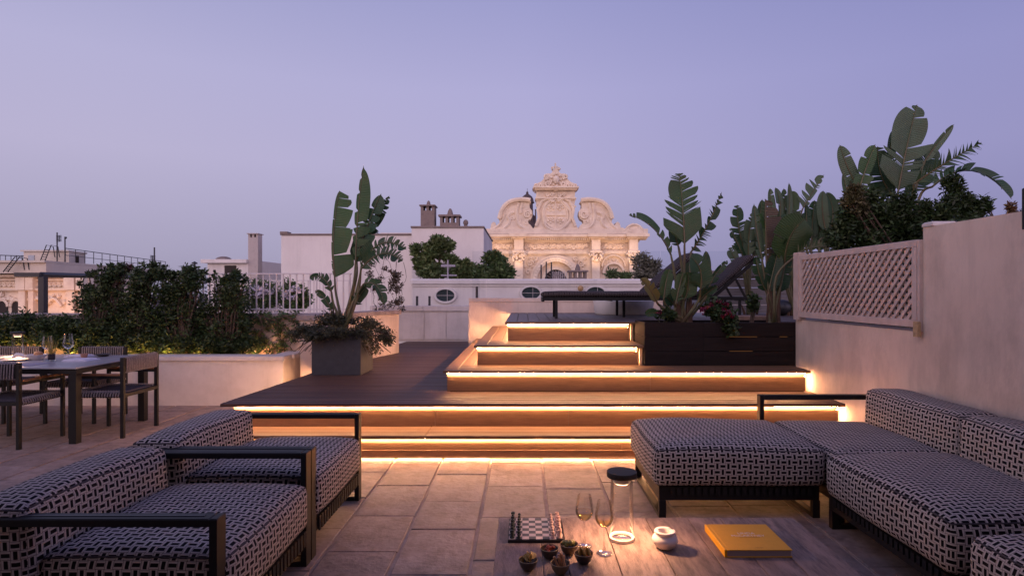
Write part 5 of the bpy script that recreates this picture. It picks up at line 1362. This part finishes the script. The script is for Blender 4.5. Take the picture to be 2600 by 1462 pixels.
strel('giant_plant', 'plant with browned upright leaf and long arching frond, right end of the timber planter', 6.72, (1960, 815), H[3] + .44, [
    dict(s=[(1958, 780), (1950, 730)], l=((1946, 700), (1944, 600), (1942, 504)), w=60, sd=(.05, 1), t=5, fold=8, m=BL_B, f=(.3, -1, .1), d=0, e=0, sh=(.2, .4), ang=20),
    dict(s=[(1952, 770), (1945, 720)], l=((1935, 660), (1918, 590), (1914, 518)), w=22, t=3, m=BL_P, d=.05, e=.1, ang=15),
    dict(s=[(1966, 790), (1972, 700)], l=((2022, 648), (2070, 610), (2172, 640)), w=30, t=26, fold=40, sd=(1, .25), m=mat('olive frond', (.11, .12, .055), .5, 0, 3, .3, trans=.3), f=(.1, -.7, .6), d=-.2, e=-.45, gap=1.3, ang=50, sh=(.1, .6), dr=.2),  # frond of a lighter olive green
    dict(s=[(1970, 780), (1985, 710)], l=((1992, 668), (1995, 590), (2045, 556)), w=46, t=1, fold=12, m=BL_G, d=.0, e=-.2, f=(-.3, -1, .3), sh=(.2, .6)),
    dict(s=[(1960, 760), (1962, 700)], l=((1962, 680), (1975, 600), (2000, 545)), w=34, t=3, m=BL_D, d=.1, e=.2),
    dict(s=[(1956, 790), (1948, 760)], l=((1950, 745), (1962, 690), (1975, 640)), w=26, t=1, m=BL_D, d=.0, e=.0),
    dict(s=[(1965, 780)], l=((1972, 745), (1990, 690), (1995, 640)), w=30, t=2, m=BL_D, d=.1, e=.1),
    dict(s=[(1955, 780)], l=((1945, 740), (1925, 700), (1918, 650)), w=20, t=3, m=BL_D, d=.1, e=.1),
    dict(s=[(1970, 700)], l=((1990, 640), (2020, 590), (2062, 600)), w=26, t=3, m=BL_D, d=.0, e=-.15)], sheath=12, seed=3)
# cluster behind the second lounger
strel('giant_plant', 'pale leaved clump at the left of the background plants behind the second lounger', 9.3, (1905, 730), 1.0, [
    dict(s=[(1898, 690)], l=((1897, 650), (1870, 590), (1872, 520)), w=26, t=6, m=BL_D, d=.1, e=.1),
    dict(s=[(1900, 690)], l=((1900, 655), (1898, 590), (1912, 540)), w=18, t=4, m=BL_P, d=-.1, e=-.1),
    dict(s=[(1905, 690)], l=((1912, 655), (1925, 590), (1935, 505)), w=24, t=5, m=BL_G, d=0, e=0),
    dict(s=[(1896, 690)], l=((1890, 660), (1875, 620), (1852, 580)), w=16, t=12, m=BL_D, gap=1, d=0, e=0),
    dict(s=[(1890, 700)], l=((1880, 690), (1868, 660), (1852, 628)), w=18, t=4, m=BL_P, d=-.1, e=-.1),
    dict(s=[(1896, 690)], l=((1915, 650), (1930, 640), (1925, 690)), w=16, t=12, m=BL_P, gap=1, d=-.1, e=-.1)], sheath=3, seed=4)
strel('giant_plant', 'clump of upright rounded leaves in the middle of the background plants', 8.8, (2020, 740), 1.0, [
    dict(s=[(1975, 650), (1970, 590)], l=((1968, 570), (1955, 520), (1955, 478)), w=14, t=1, m=BL_P, d=0, e=0),
    dict(s=[(1980, 650), (1978, 600)], l=((1976, 575), (1990, 520), (1968, 476)), w=14, t=1, m=BL_P, d=0, e=0),
    dict(s=[(1985, 650), (1988, 600)], l=((1985, 580), (1998, 540), (1990, 478)), w=14, t=8, m=BL_D, d=.2, e=.2),
    dict(s=[(2005, 640), (2002, 600)], l=((2000, 580), (2006, 520), (2003, 464)), w=10, t=0, m=BL_P, d=0, e=0),
    dict(s=[(2010, 640), (2012, 600)], l=((2012, 590), (2015, 530), (2010, 484)), w=22, t=2, m=BL_G, d=0, e=.1),
    dict(s=[(2020, 640), (2030, 560)], l=((2038, 530), (2060, 490), (2092, 444)), w=30, sd=(1, .35), t=5, m=BL_P, d=0, e=0, gap=.8, fold=10),
    dict(s=[(2030, 650), (2035, 610)], l=((2030, 600), (2030, 570), (2012, 536)), w=20, t=1, m=BL_P, d=-.2, e=-.3),
    dict(s=[(2000, 650)], l=((1985, 610), (1990, 570), (2010, 540)), w=34, t=1, m=BL_D, d=.1, e=.1)] + [
    dict(s=[(2015, 660)], l=((x_, 640), (x_ + q_, 590), (x_ + 2 * q_, 530 + abs(q_))), w=24, t=3, m=BL_D if k_ % 2 else BL_G, d=.2, e=.2) for k_, (x_, q_) in enumerate(((1940, -8), (1965, -3), (1995, 4), (2030, 8), (2055, 14), (2080, 6)))], sheath=3, seed=5)
strel('giant_plant', 'clump of stiff grey green leaves left of the tallest background plant', 8.0, (2095, 700), 1.0, [
    dict(s=[(2095, 640)], l=((2098, 590), (2082, 530), (2090, 484)), w=15, t=0, m=BL_P, d=0, e=0),
    dict(s=[(2100, 640)], l=((2108, 580), (2125, 530), (2098, 488)), w=16, t=0, m=BL_D, d=0, e=0),
    dict(s=[(2060, 640)], l=((2060, 610), (2062, 560), (2068, 508)), w=18, t=1, m=BL_D, d=.1, e=.1),
    dict(s=[(2050, 640)], l=((2045, 620), (2050, 570), (2045, 518)), w=16, t=1, m=BL_D, d=0, e=0),
    dict(s=[(2120, 640)], l=((2118, 600), (2130, 550), (2125, 505)), w=20, t=1, m=BL_G, d=0, e=0),
    dict(s=[(2080, 640)], l=((2080, 610), (2100, 590), (2110, 630)), w=24, t=1, m=BL_D, d=0, e=0)] + [
    dict(s=[(2100, 660)], l=((x_, 620), (x_ + q_, 570), (x_ + 2 * q_, 512)), w=22, t=2, m=BL_D if k_ % 2 else BL_G, d=.15, e=.15) for k_, (x_, q_) in enumerate(((2085, -6), (2105, 5), (2135, 4), (2150, 8)))], sheath=3, seed=6)
strel('giant_plant', 'tallest background plant with great torn leaves above the lattice', 6.6, (2290, 700), 1.1, [
    dict(s=[(2285, 620), (2278, 540)], l=((2280, 486), (2298, 380), (2328, 266)), w=60, t=5, fold=10, m=BL_P, f=(.1, -1, .1), d=0, e=0, sh=(.12, .40), ang=42, gap=.35),
    dict(s=[(2230, 620), (2195, 540)], l=((2180, 480), (2150, 430), (2132, 368)), w=21, t=1, fold=15, m=BL_P, d=0, e=0, ang=15),
    dict(s=[(2235, 620), (2190, 540)], l=((2178, 492), (2195, 430), (2222, 367)), w=24, t=2, fold=15, m=BL_G, d=-.1, e=-.1, ang=15),
    dict(s=[(2300, 620), (2320, 500)], l=((2346, 412), (2380, 360), (2422, 316)), w=13, t=1, fold=30, m=BL_P, d=0, e=0, ang=10),
    dict(s=[(2300, 620), (2315, 520)], l=((2320, 468), (2385, 420), (2492, 362)), w=34, t=26, fold=30, m=BL_D, d=-.2, e=-.4, gap=1.1, dr=.3, ang=55, sh=(.1, .5)),
    dict(s=[(2305, 620), (2318, 560), (2340, 490)], l=((2368, 474), (2470, 380), (2568, 506)), w=36, t=9, fold=30, m=BL_D, f=(.1, -.5, .8), d=-.3, e=-.7, sh=(.15, .6), dr=.35, gap=.3),
    dict(s=[(2270, 620), (2262, 540)], l=((2268, 500), (2225, 450), (2228, 372)), w=46, t=2, fold=12, m=BL_D, d=.2, e=.2),
    dict(s=[(2275, 620), (2270, 540)], l=((2270, 470), (2255, 400), (2266, 330)), w=16, t=3, m=BL_D, d=.3, e=.3),
    dict(s=[(2275, 620)], l=((2300, 490), (2335, 440), (2372, 372)), w=44, t=4, m=BL_D, d=.2, e=.2),
    dict(s=[(2300, 600)], l=((2300, 500), (2310, 470), (2305, 520)), w=22, t=1, m=BL_D, d=0, e=0),
    dict(s=[(2200, 620)], l=((2190, 560), (2150, 510), (2140, 440)), w=18, t=1, m=BL_P, d=0, e=0)], sheath=4, seed=7)
# bushes behind the lattice and the wall
shrub('dark_bush', 'dense dark bush added behind the lattice panel to darken its holes', 'bush', (3.5, 5.3, 1.1), [((3.35, 4.6 + .35 * k, 1.5), (.16, .28, .42), 1) for k in range(6)], 9000, .06, LEAFD, seed=119, shell=.2)  # added so that the lattice holes look dark
shrub('dark_bush', 'large dark bush filling the space above the lattice panel', 'bush', (4.2, 6.0, 1.1), [pb(2170, 560, 5.9, 45, 50, 2), pb(2230, 545, 5.9, 55, 55, 2.6), pb(2300, 540, 5.9, 45, 50, 2.2), pb(2190, 610, 5.9, 70, 34, 2), pb(2270, 590, 5.9, 70, 40, 2.4), pb(2130, 600, 5.9, 40, 34, 1.4), pb(2205, 500, 5.9, 25, 25, .8), pb(2330, 575, 5.9, 40, 40, 1.5)], 15000, .045, LEAFD, seed=120, shell=.3)
shrub('yellowish_bush', 'olive tinted twiggy bush growing out of the dark bush beside the pale leaves', 'bush', (3.9, 5.8, 1.1), [pb(2168, 490, 5.8, 20, 24, 1), pb(2180, 520, 5.8, 22, 30, 1), pb(2150, 510, 5.8, 12, 20, .5)], 1600, .04, LEAFO, seed=121)
shrub('tall_wall_bush', 'dark small leaved bush standing above the tall wall at right', 'bush', (4.4, 5.0, 1.1), [pb(2390, 540, 5.2, 38, 26, 1.6), pb(2435, 510, 5.2, 36, 34, 2), pb(2470, 540, 5.2, 38, 30, 1.6), pb(2420, 470, 5.2, 22, 26, .9), pb(2500, 520, 5.2, 14, 22, .6), pb(2350, 530, 5.2, 16, 20, .5), pb(2420, 560, 5.2, 70, 26, 1.6)], 5600, .045, LEAFD, seed=122, aspect=2.8)
shrub('rusty_bush', 'small rusty orange bush behind the wall beside the dark lamp', 'bush', (4.0, 4.6, 1.2), [pb(2568, 528, 4.7, 12, 13, 1), pb(2592, 545, 4.7, 16, 12, 1)], 420, .03, mat('rusty leaf', (.13, .075, .025), .6, 0, 2, .3, island=.4), seed=123)
shrub('screen_shrub', 'low shrub with red flowers growing at the end of the timber screen', 'shrub', tuple(at(2000, 720, 9.9)), [pb(1985, 690, 9.9, 36, 22, 1), pb(1940, 700, 9.9, 24, 16, .6)], 1500, .06, LEAFD, seed=124)
RED = mat('red petal', (.12, .006, .014), .6, 0, 5, .3, island=.3)
# geraniums in the timber planter
def geranium(label, cx, cy, rx, rz, Y, n, fl, seed):
    t = thing('geranium', label, 'flowering plant', tuple(at(cx, 815, Y)), group='red geraniums', world=True); t.location.z = H[3] + .44
    leaf_cloud('foliage', [pb(cx, cy, Y, rx, rz, 2, .14), pb(cx + rx * .4, cy + rz * .4, Y - .1, rx * .6, rz * .8, 1, .12)], n, .045, LEAFD, t, seed, 1.4, .3)
    r = random.Random(seed)
    branches(t, (t.location.x, t.location.y, t.location.z), [tuple(at(cx + r.uniform(-rx, rx), cy + r.uniform(-rz, rz), Y)) for _ in range(6)], .006, STALK, seed=seed)
    for k in range(fl):
        leaf_cloud('flower', [pb(cx + r.uniform(-rx, rx), cy + r.uniform(-rz, rz * .4), Y - .16, 6, 5, 1, .03)], 40, .022, RED, t, seed * 7 + k, 1.3)
    return t
geranium('red flowering geranium beside the giant fan leaf in the timber planter', 1815, 785, 34, 26, 6.62, 1300, 6, 130)
geranium('geranium trailing down over the front of the timber planter', 1850, 815, 20, 30, 6.45, 800, 4, 131)
geranium('small leafy plant with one red bloom at the left of the timber planter', 1690, 795, 24, 16, 6.6, 500, 1, 132)
shrub('small_filler_plant', 'small upright leafy filler between the two giant plants of the planter', 'plant', (at(1910, 0, 6.7).x, 6.7, H[3] + .44), [pb(1912, 770, 6.7, 14, 26, 1, .05)], 300, .05, LEAFD, seed=133)
# ================================================================== THINGS ON THE TABLES
CLEAR = thin_glass('clear glass', (.985, .98, .975), .7, .03)
LIDM = mat('black lid', (.008, .007, .008), .65, 0, 20, .2, spec=.5)
GLOW = emis('lantern light', (1, .56, .30), 12)
DIFF = mat('white diffuser', (.8, .72, .62), .5)
def lantern(label, x, y, z, h=.275, cap='lantern', watt=5.5):
    t = thing('glass_lantern', label, 'lantern', (x, y, z), group='glass table lanterns')
    part('glass_body', MB().lathe([(.0, .004), (.052, .004), (.054, .012), (.0535, .03), (.0485, h - .005), (.0485, h + .0)], 40), CLEAR, t, smooth='all')
    part('base_ring', MB().lathe([(.053, .0), (.055, .0), (.0555, .012), (.053, .014), (.047, .012), (.045, .004), (.053, .0)], 40), DIFF, t, smooth=True)  # glass foot coloured white for the light that thick glass catches
    part('lid', MB().lathe([(0, h + .003), (.065, h + .003), (.0665, h + .005), (.0665, h + .025), (.0655, h + .027), (0, h + .0275)], 40), LIDM, t, smooth=True)
    part('diffuser', MB().lathe([(0, h - .024), (.034, h - .024), (.038, h - .020), (.040, h + .002)], 32), DIFF, t, smooth=True)
    l = bpy.data.lights.new('lantern_light', 'AREA'); l.shape = 'DISK'; l.size = .055; l.energy = watt; l.color = (1, .52, .28)
    lo = bpy.data.objects.new('lantern_light', l); COL.objects.link(lo); lo.parent = t; lo.location = (0, 0, h - .029)
    part('light_disc', MB().lathe([(0, h - .027), (.030, h - .027), (.030, h - .0255), (0, h - .0255)], 24), GLOW, t)
    return t
DIFFR = thin_glass('thick glass foot', (.95, .93, .9), .9, .25)
lantern('glass lantern with black lid glowing in the middle of the coffee table', .437, 2.636, TH + .001)
lantern('dark lidded glass lantern standing on the dinner table', -5.62, 6.56, DT + .001, h=.25)

WINE = thin_glass('white wine', (.99, .86, .55), .45, .10)
def wine_glass(label, x, y, z, h=.24, wine=True, s=1.0):
    t = thing('wine_glass', label, 'wine glass', (x, y, z), group='wine glasses')
    if s == 1.0: t.scale = (.95, .95, .94)
    prof = [(.0, .001), (.034, .0015), (.035, .003), (.018, .007), (.006, .014), (.0035, .03), (.003, .07), (.0035, .112), (.008, .117), (.020, .123), (.033, .136), (.040, .152), (.0415, .165), (.040, .183), (.0355, .208), (.030, h - .004)]
    part('glass', MB().lathe([(r * s, q) for r, q in prof], 36), CLEAR, t, smooth='all')
    if wine:
        part('wine', MB().lathe([(0, .1185), (.018, .1245), (.032, .1375), (.039, .153), (.0402, .162), (0, .162)], 32), WINE, t, smooth=True)
    return t
wine_glass('glass of white wine nearer the chessboard, left one of the pair on the planks', .263, 2.563, TH + .001)
wine_glass('glass of white wine right beside the glowing lantern', .339, 2.49, TH + .001)
wine_glass('empty wine glass on the dinner table, left of the yellow stalks', -4.97, 6.16, DT + .001, .26, False, 1.15)
wine_glass('empty wine glass on the dinner table, right of the yellow stalks', -4.82, 6.25, DT + .001, .28, False, 1.2)

# chessboard
BW = .241; bx0, by0 = -.067, 2.598; cb = thing('chessboard', 'small square chessboard set up for a game on the coffee table', 'chessboard', (bx0 + BW / 2, by0 + BW / 2, TH), world=True)
LSQ = mat('pale marble square', (.50, .40, .36), .3, 0, 30, .15, rnd=.1); DSQ = mat('dark green marble square', (.018, .022, .024), .4, 0, 30, .4, rnd=.15)
part('board', MB().bbox(bx0 - .003, bx0 + BW + .003, by0 - .003, by0 + BW + .003, TH + .001, TH + .0135, .001), LIDM, cb)
q_ = BW / 8
for i in range(8):
    for j in range(8):
        part('square', MB().box(bx0 + i * q_ + .0002, bx0 + (i + 1) * q_ - .0002, by0 + j * q_ + .0002, by0 + (j + 1) * q_ - .0002, TH + .0137, TH + .0165), LSQ if (i + j) % 2 == 0 else DSQ, cb)
PAWN = [(0, 0), (.0095, 0), (.0095, .003), (.006, .006), (.0045, .014), (.007, .0165), (.0045, .018), (.0065, .022), (.0065, .025), (.004, .029), (0, .030)]
PROF = {
 'pawn': PAWN,
 'rook': [(0, 0), (.011, 0), (.011, .004), (.0075, .008), (.0065, .024), (.009, .026), (.009, .034), (.006, .034), (.006, .031), (0, .031)],
 'bishop': [(0, 0), (.011, 0), (.011, .004), (.007, .008), (.005, .024), (.008, .027), (.005, .029), (.0075, .035), (.004, .042), (.002, .044), (.0025, .046), (0, .048)],
 'queen': [(0, 0), (.012, 0), (.012, .004), (.008, .009), (.0055, .030), (.009, .033), (.006, .035), (.0095, .045), (.006, .046), (.003, .047), (.003, .050), (0, .051)],
 'king': [(0, 0), (.012, 0), (.012, .004), (.008, .009), (.006, .033), (.0095, .036), (.0065, .038), (.009, .048), (.004, .050), (.002, .051), (.002, .058), (0, .058)]}
DPC = mat('dark green chess piece', (.018, .024, .018), .3, 0, 60, .5); LPC = mat('pale rose chess piece', (.62, .40, .33), .35, 0, 60, .2)
order = ['rook', 'knight', 'bishop', 'queen', 'king', 'bishop', 'knight', 'rook']
def knight_mesh(m):
    o = [(-.006, .008), (.007, .008), (.006, .018), (.0075, .026), (.004, .033), (-.001, .038), (-.002, .034), (-.009, .027), (-.008, .023), (-.003, .025), (-.005, .016)]
    return MB().lathe([(0, 0), (.011, 0), (.011, .004), (.008, .009), (0, .010)], 14).prism(o, -.0042, .0042).mesh('chess_piece', m)
for side, m, fi, pi_, sn in (('dark', DPC, 0, 1, 'left'), ('pale', LPC, 7, 6, 'right')):
    meshes = {k: MB().lathe(v, 14).mesh('chess_piece', m, True) for k, v in PROF.items()}; meshes['knight'] = knight_mesh(m)
    cross = MB().box(-.0045, .0045, -.0012, .0012, .053, .0555)
    for j in range(8):
        kx = bx0 + (fi + .5) * q_ + rng.uniform(-.001, .001); ky = by0 + (j + .5) * q_ + rng.uniform(-.001, .001)
        kind = order[j]; where = 'nearer' if j < 3 else 'farther'
        lb = {'rook': f'{sn} side {sn == "left" and "dark green" or "pale rose"} chess rook at the {"near" if j == 0 else "far"} corner of the board',
              'knight': f'{"dark green" if sn == "left" else "pale rose"} chess knight next to the {"near" if j == 1 else "far"} corner rook',
              'bishop': f'{"dark green" if sn == "left" else "pale rose"} chess bishop, the {"near" if j == 2 else "far"} one of its row',
              'queen': f'{"dark green" if sn == "left" else "pale rose"} chess queen in the {sn} edge row', 'king': f'{"dark green" if sn == "left" else "pale rose"} chess king with small cross in the {sn} edge row'}[kind]
        o = link('chess_' + kind, meshes[kind], None, loc=(kx, ky, TH + .0168), rot=(0, 0, rng.uniform(-.4, .4) + (PI if sn == 'left' else 0))); tag(o, lb, 'chess piece', f'{"dark green" if sn == "left" else "pale rose"} chess pieces')
        if kind == 'king': part('cross', cross, m, o, loc=(0, 0, 0))
        o = link('chess_pawn', meshes['pawn'], None, loc=(bx0 + (pi_ + .5) * q_ + rng.uniform(-.0015, .0015), ky, TH + .0168)); tag(o, f'{"dark green" if sn == "left" else "pale rose"} chess pawn, {["nearest to us", "second from the near edge", "third from the near edge", "fourth from the near edge", "fourth from the far edge", "third from the far edge", "second from the far edge", "farthest from us"][j]}, before its edge row', 'chess piece', f'{"dark green" if sn == "left" else "pale rose"} chess pawns')

# ashtray
CER = mat('white ceramic', (.70, .62, .58), .45, 0, 20, .04, spec=.4)
t = thing('ashtray', 'round white ceramic ashtray pot with notched rim left of the yellow book', 'ashtray', (.609, 2.55, TH), world=False)
prof = [(0, .001), (.030, .001), (.042, .010), (.053, .028), (.055, .038), (.050, .050), (.041, .057), (.040, .061), (.044, .066), (.045, .071), (.043, .074), (.031, .073), (.027, .068), (.026, .050), (.0, .046)]
mb_ = MB().lathe(prof, 48)
vs = []
for x, y, z in mb_.v:
    a = math.atan2(y, x); r_ = math.hypot(x, y)
    if z > .069 and r_ > .028:
        for n0 in (.6, 2.9):
            d = abs((a - n0 + PI) % (2 * PI) - PI)
            if d < .3: z -= .005 * (1 - (d / .3) ** 2)
    vs.append((x, y, z))
mb_.v = vs; part('body', mb_, CER, t, smooth=True)

# snack bowls
BOWLM = mat('brown glazed bowl', (.045, .030, .022), .35, 0, 30, .3, spec=.5); RIMM = mat('sandy bowl rim', (.42, .30, .18), .5, 0, 60, .3)
CHIP = mat('golden crisp', (.62, .40, .12), .5, 0, 60, .3, bump=.3, bscale=200); NUT = mat('toasted nut', (.46, .22, .10), .55, 0, 80, .35); TOM = mat('red dried tomato', (.40, .07, .02), .5, 0, 80, .4); OLV = mat('green olive', (.24, .22, .06), .35, 0, 60, .3)
bowls = [(.017, 2.341, 'leftmost snack bowl heaped with golden crisps', 'crisp', CHIP), (.106, 2.446, 'dark snack bowl of red bits nearest the chessboard', 'dried_tomato', TOM),
         (.19, 2.485, 'snack bowl of green olives, farthest of the five', 'olive', OLV), (.243, 2.40, 'rightmost snack bowl with standing golden bread slices', 'bread_slice', CHIP), (.143, 2.313, 'nearest snack bowl filled with brown sticks', 'snack_stick', NUT)]
for (x, y, lb, kind, m) in bowls:
    t = thing('snack_bowl', lb, 'bowl', (x, y, TH + .001), group='small snack bowls'); t.scale = (1.07, 1.07, .96)
    part('bowl_body', MB().lathe([(0, 0), (.014, 0), (.020, .004), (.030, .020), (.0355, .040), (.0362, .044)], 32), BOWLM if kind in ('dried_tomato', 'crisp', 'bread_slice') else mat('tan glazed bowl', (.16, .11, .06), .4, 0, 30, .3), t, smooth=True)
    part('inner', MB().lathe([(0, .014), (.018, .016), (.028, .026), (.0335, .0425)], 32), BOWLM, t, smooth=True)
    part('rim', MB().lathe([(.0362, .044), (.0352, .0462), (.0335, .0425)], 32), RIMM, t, smooth=True)
    r = random.Random(int(x * 1000))
    bname = {'crisp': 'leftmost', 'dried_tomato': 'dark red bit', 'olive': 'farthest', 'bread_slice': 'rightmost', 'snack_stick': 'nearest'}[kind]
    n = {'crisp': 7, 'dried_tomato': 9, 'olive': 7, 'bread_slice': 6, 'snack_stick': 7}[kind]
    for k in range(n):
        a = r.uniform(0, 2 * PI); d = r.uniform(0, .020); cx, cy = x + d * math.cos(a), y + d * math.sin(a)
        mb_ = MB()
        if kind == 'crisp':
            for i in range(5):
                pass
            vs = []; fs = []; nn_ = 12
            for rr in (0, .5, 1):
                for j in range(nn_):
                    q = 2 * PI * j / nn_; px_, py_ = .019 * rr * math.cos(q), .015 * rr * math.sin(q); vs.append((px_, py_, 18 * (px_ * px_ - py_ * py_)))
            for i in range(2):
                for j in range(nn_): j2 = (j + 1) % nn_; fs.append((i * nn_ + j, i * nn_ + j2, (i + 1) * nn_ + j2, (i + 1) * nn_ + j))
            vs2 = [(a_, b_, c_ + .0012) for a_, b_, c_ in vs]; mb_.add(vs, fs); mb_.add(vs2, fs)
            rot = (r.uniform(.6, 1.3), r.uniform(-.5, .5), r.uniform(0, 6)); z = TH + .046 + k * .002
        elif kind == 'olive': mb_.sphere((0, 0, 0), (.013, .0105, .0105), 12, 8); rot = (0, r.uniform(-.5, .5), r.uniform(0, 6)); z = TH + .041 + (k % 3) * .007
        elif kind == 'dried_tomato': mb_.sphere((0, 0, 0), (.012, .008, .006), 8, 6); rot = (r.uniform(-.5, .5), r.uniform(-.5, .5), r.uniform(0, 6)); z = TH + .036 + (k % 3) * .005
        elif kind == 'bread_slice': mb_.prism([(-.016, -.012), (.016, -.012), (.020, .008), (.010, .021), (-.010, .021), (-.020, .008)], -.002, .002); rot = (r.uniform(-.45, .45), r.uniform(-.3, .3), PI / 2 + r.uniform(-.6, .6)); cx = x - .018 + k * .0072; cy = y + r.uniform(-.006, .006); z = TH + .046
        else: mb_.tube([(0, 0, -.022), (0, 0, .028)], .0048, 8); rot = (r.uniform(-.5, .2), r.uniform(-.5, .5), 0); z = TH + .046
        me = mb_.mesh(kind, m, True)
        o = link(kind, me, None, loc=(cx, cy, z), rot=rot)
        tag(o, {'crisp': 'thin golden crisp heaped in the leftmost snack bowl', 'dried_tomato': 'small red dried piece in the dark bowl by the chessboard', 'olive': 'green olive in the farthest snack bowl', 'bread_slice': 'thin golden bread slice standing in the rightmost snack bowl', 'snack_stick': 'brown snack stick poking out of the nearest bowl'}[kind], kind.replace('_', ' '), {'crisp': 'crisps', 'dried_tomato': 'dried red pieces', 'olive': 'olives', 'bread_slice': 'bread slices', 'snack_stick': 'snack sticks'}[kind])

# yellow book
t = thing('book', 'large yellow hardback book lying closed on the right of the coffee table', 'book', (.835, 2.453, TH + .001))
YEL = mat('yellow book cloth', (.72, .34, .015), .55, 0, 30, .05, bump=.1, bscale=400); PAP = mat('page edges', (.34, .27, .27), .8, 0, 60, .1, stretch=(1, 1, 30))
BWd, BDp, BTh = .281, .272, .031
part('back_cover', MB().bbox(0, BWd, 0, BDp, 0, .003, .0008), YEL, t)
part('front_cover', MB().bbox(.016, BWd, 0, BDp, BTh - .003, BTh, .0008), YEL, t)
part('spine', MB().bbox(-.001, .010, 0, BDp, .0031, BTh + .0005, .002).box(.0101, .0159, 0, BDp, BTh - .0036, BTh - .0012), YEL, t)
part('pages', MB().box(.0105, BWd - .005, .004, BDp - .004, .0032, BTh - .0037), PAP, t)
def text(s, x, y, size, m, name='title'):
    c = bpy.data.curves.new(name, 'FONT'); c.body = s; c.size = size; c.align_x = 'CENTER'; c.extrude = .0001; c.materials.append(m)
    o = bpy.data.objects.new(name, c); COL.objects.link(o); o.parent = t; o.location = (x, y, BTh + .0006)
    bpy.context.view_layer.update(); dg = bpy.context.evaluated_depsgraph_get(); me = bpy.data.meshes.new_from_object(o.evaluated_get(dg))
    bpy.data.objects.remove(o); q = bpy.data.objects.new(name, me); COL.objects.link(q); q.parent = t; q.location = (x, y, BTh + .0006); return q
WPR = mat('white print', (.75, .62, .55), .6); BPR = mat('brown print', (.30, .12, .01), .6)
text('LINDA', .150, .160, .026, WPR); text('McCARTNEY', .150, .134, .026, WPR)
text('LIFE IN PHOTOGRAPHS', .150, .120, .0085, BPR, 'subtitle'); text('TASCHEN', .150, .017, .008, BPR, 'imprint')

# ---- dinner table setting
def top(name, label, cat, x, y): return thing(name, label, cat, (x, y, DT + .001))
t = top('white_bowl', 'white bowl with food rolls in front of the dinner lantern', 'bowl', -5.18, 6.28)
part('body', MB().lathe([(0, 0), (.05, 0), (.055, .006), (.095, .045), (.098, .055), (.094, .055), (.05, .014), (0, .012)], 32), CER, t, smooth=True)
o = link('bread_roll', MB().sphere((0, 0, 0), (.045, .035, .03), 12, 8).mesh('bread_roll', NUT, True), None, loc=(-5.16, 6.28, DT + .06)); tag(o, 'brown bread roll lying in the white bowl', 'bread roll')
t = top('white_plate', 'white plate with folded napkin and bread left of the white bowl', 'plate', -5.33, 6.2)
part('body', MB().lathe([(0, 0), (.07, 0), (.12, .012), (.122, .015), (.07, .006), (0, .005)], 32), CER, t, smooth=True)
o = link('napkin', MB().tube([(-.07, 0, .02), (-.03, 0, .05), (.02, 0, .045), (.07, .01, .02)], [.012, .02, .02, .01], 8).mesh('napkin', CER, True), None, loc=(-5.31, 6.22, DT + .01)); tag(o, 'rolled white napkin on the plate beside the white bowl', 'napkin')
t = top('reed_glass', 'glass with dark sand and yellow reed stalks between the two wine glasses', 'glass', -4.90, 6.13)
part('glass_body', MB().lathe([(0, .002), (.033, .002), (.034, .085), (.034, .10)], 24), CLEAR, t, smooth='all')
part('filling', MB().lathe([(0, .015), (.031, .015), (.031, .075), (0, .075)], 20), mat('dark sand', (.03, .015, .02), .8), t, smooth=True)
rd = MB()
for k in range(26):
    a = rng.uniform(0, 2 * PI); d = rng.uniform(.0, .02); l_ = rng.uniform(.08, .20); rd.tube([(d * math.cos(a), d * math.sin(a), .07), (d * 3.2 * math.cos(a), d * 3.2 * math.sin(a), .07 + l_)], [.0028, .0012], 4)
part('reeds', rd, mat('yellow reed', (.38, .27, .06), .6, 0, 10, .3), t)
t = top('folded_napkin', 'pale folded napkin at the right place setting', 'napkin', -4.66, 6.22)
part('body', MB().bbox(-.13, .13, -.10, .10, 0, .008, .004).bbox(-.12, .10, -.09, .09, .0082, .016, .004), mat('linen', (.62, .58, .66), .9), t)
t = top('folded_napkin', 'pale folded napkin on the far side of the dinner table', 'napkin', -4.95, 6.58)
part('body', MB().bbox(-.12, .12, -.07, .07, 0, .01, .004).bbox(-.10, .11, -.06, .06, .0102, .02, .004), mat('linen', (.62, .58, .66), .9), t)
t = top('dark_bowl', 'small dark bowl near the far right corner of the dinner table', 'bowl', -4.70, 6.60)
part('body', MB().lathe([(0, 0), (.04, 0), (.075, .022), (.077, .026), (.04, .008), (0, .006)], 28), BOWLM, t, smooth=True)
t = top('small_cup', 'small pinkish cup behind the right wine glass', 'cup', -4.80, 6.45)
part('body', MB().lathe([(0, 0), (.025, 0), (.034, .03), (.036, .045), (.033, .045), (.022, .006), (0, .005)], 24), mat('terracotta cup', (.40, .20, .14), .6), t, smooth=True)
for x, y, lb in ((-5.52, 6.72 - .3, 'white plate at the foot of the dinner lantern'), (-4.98, 5.85, 'grey place mat at the near edge of the dinner table')):
    if 'mat' in lb:
        t = top('place_mat', lb, 'place mat', x, y); part('body', MB().bbox(-.19, .19, -.13, .13, 0, .004, .002), mat('grey linen', (.26, .25, .33), .9), t)
    else:
        t = top('white_plate', lb, 'plate', x, y); part('body', MB().lathe([(0, 0), (.08, 0), (.13, .012), (.132, .015), (.08, .006), (0, .005)], 32), CER, t, smooth=True)

# ---- tidy helper properties
for o in bpy.data.objects:
    if 'built_in_place' in o: del o['built_in_place']
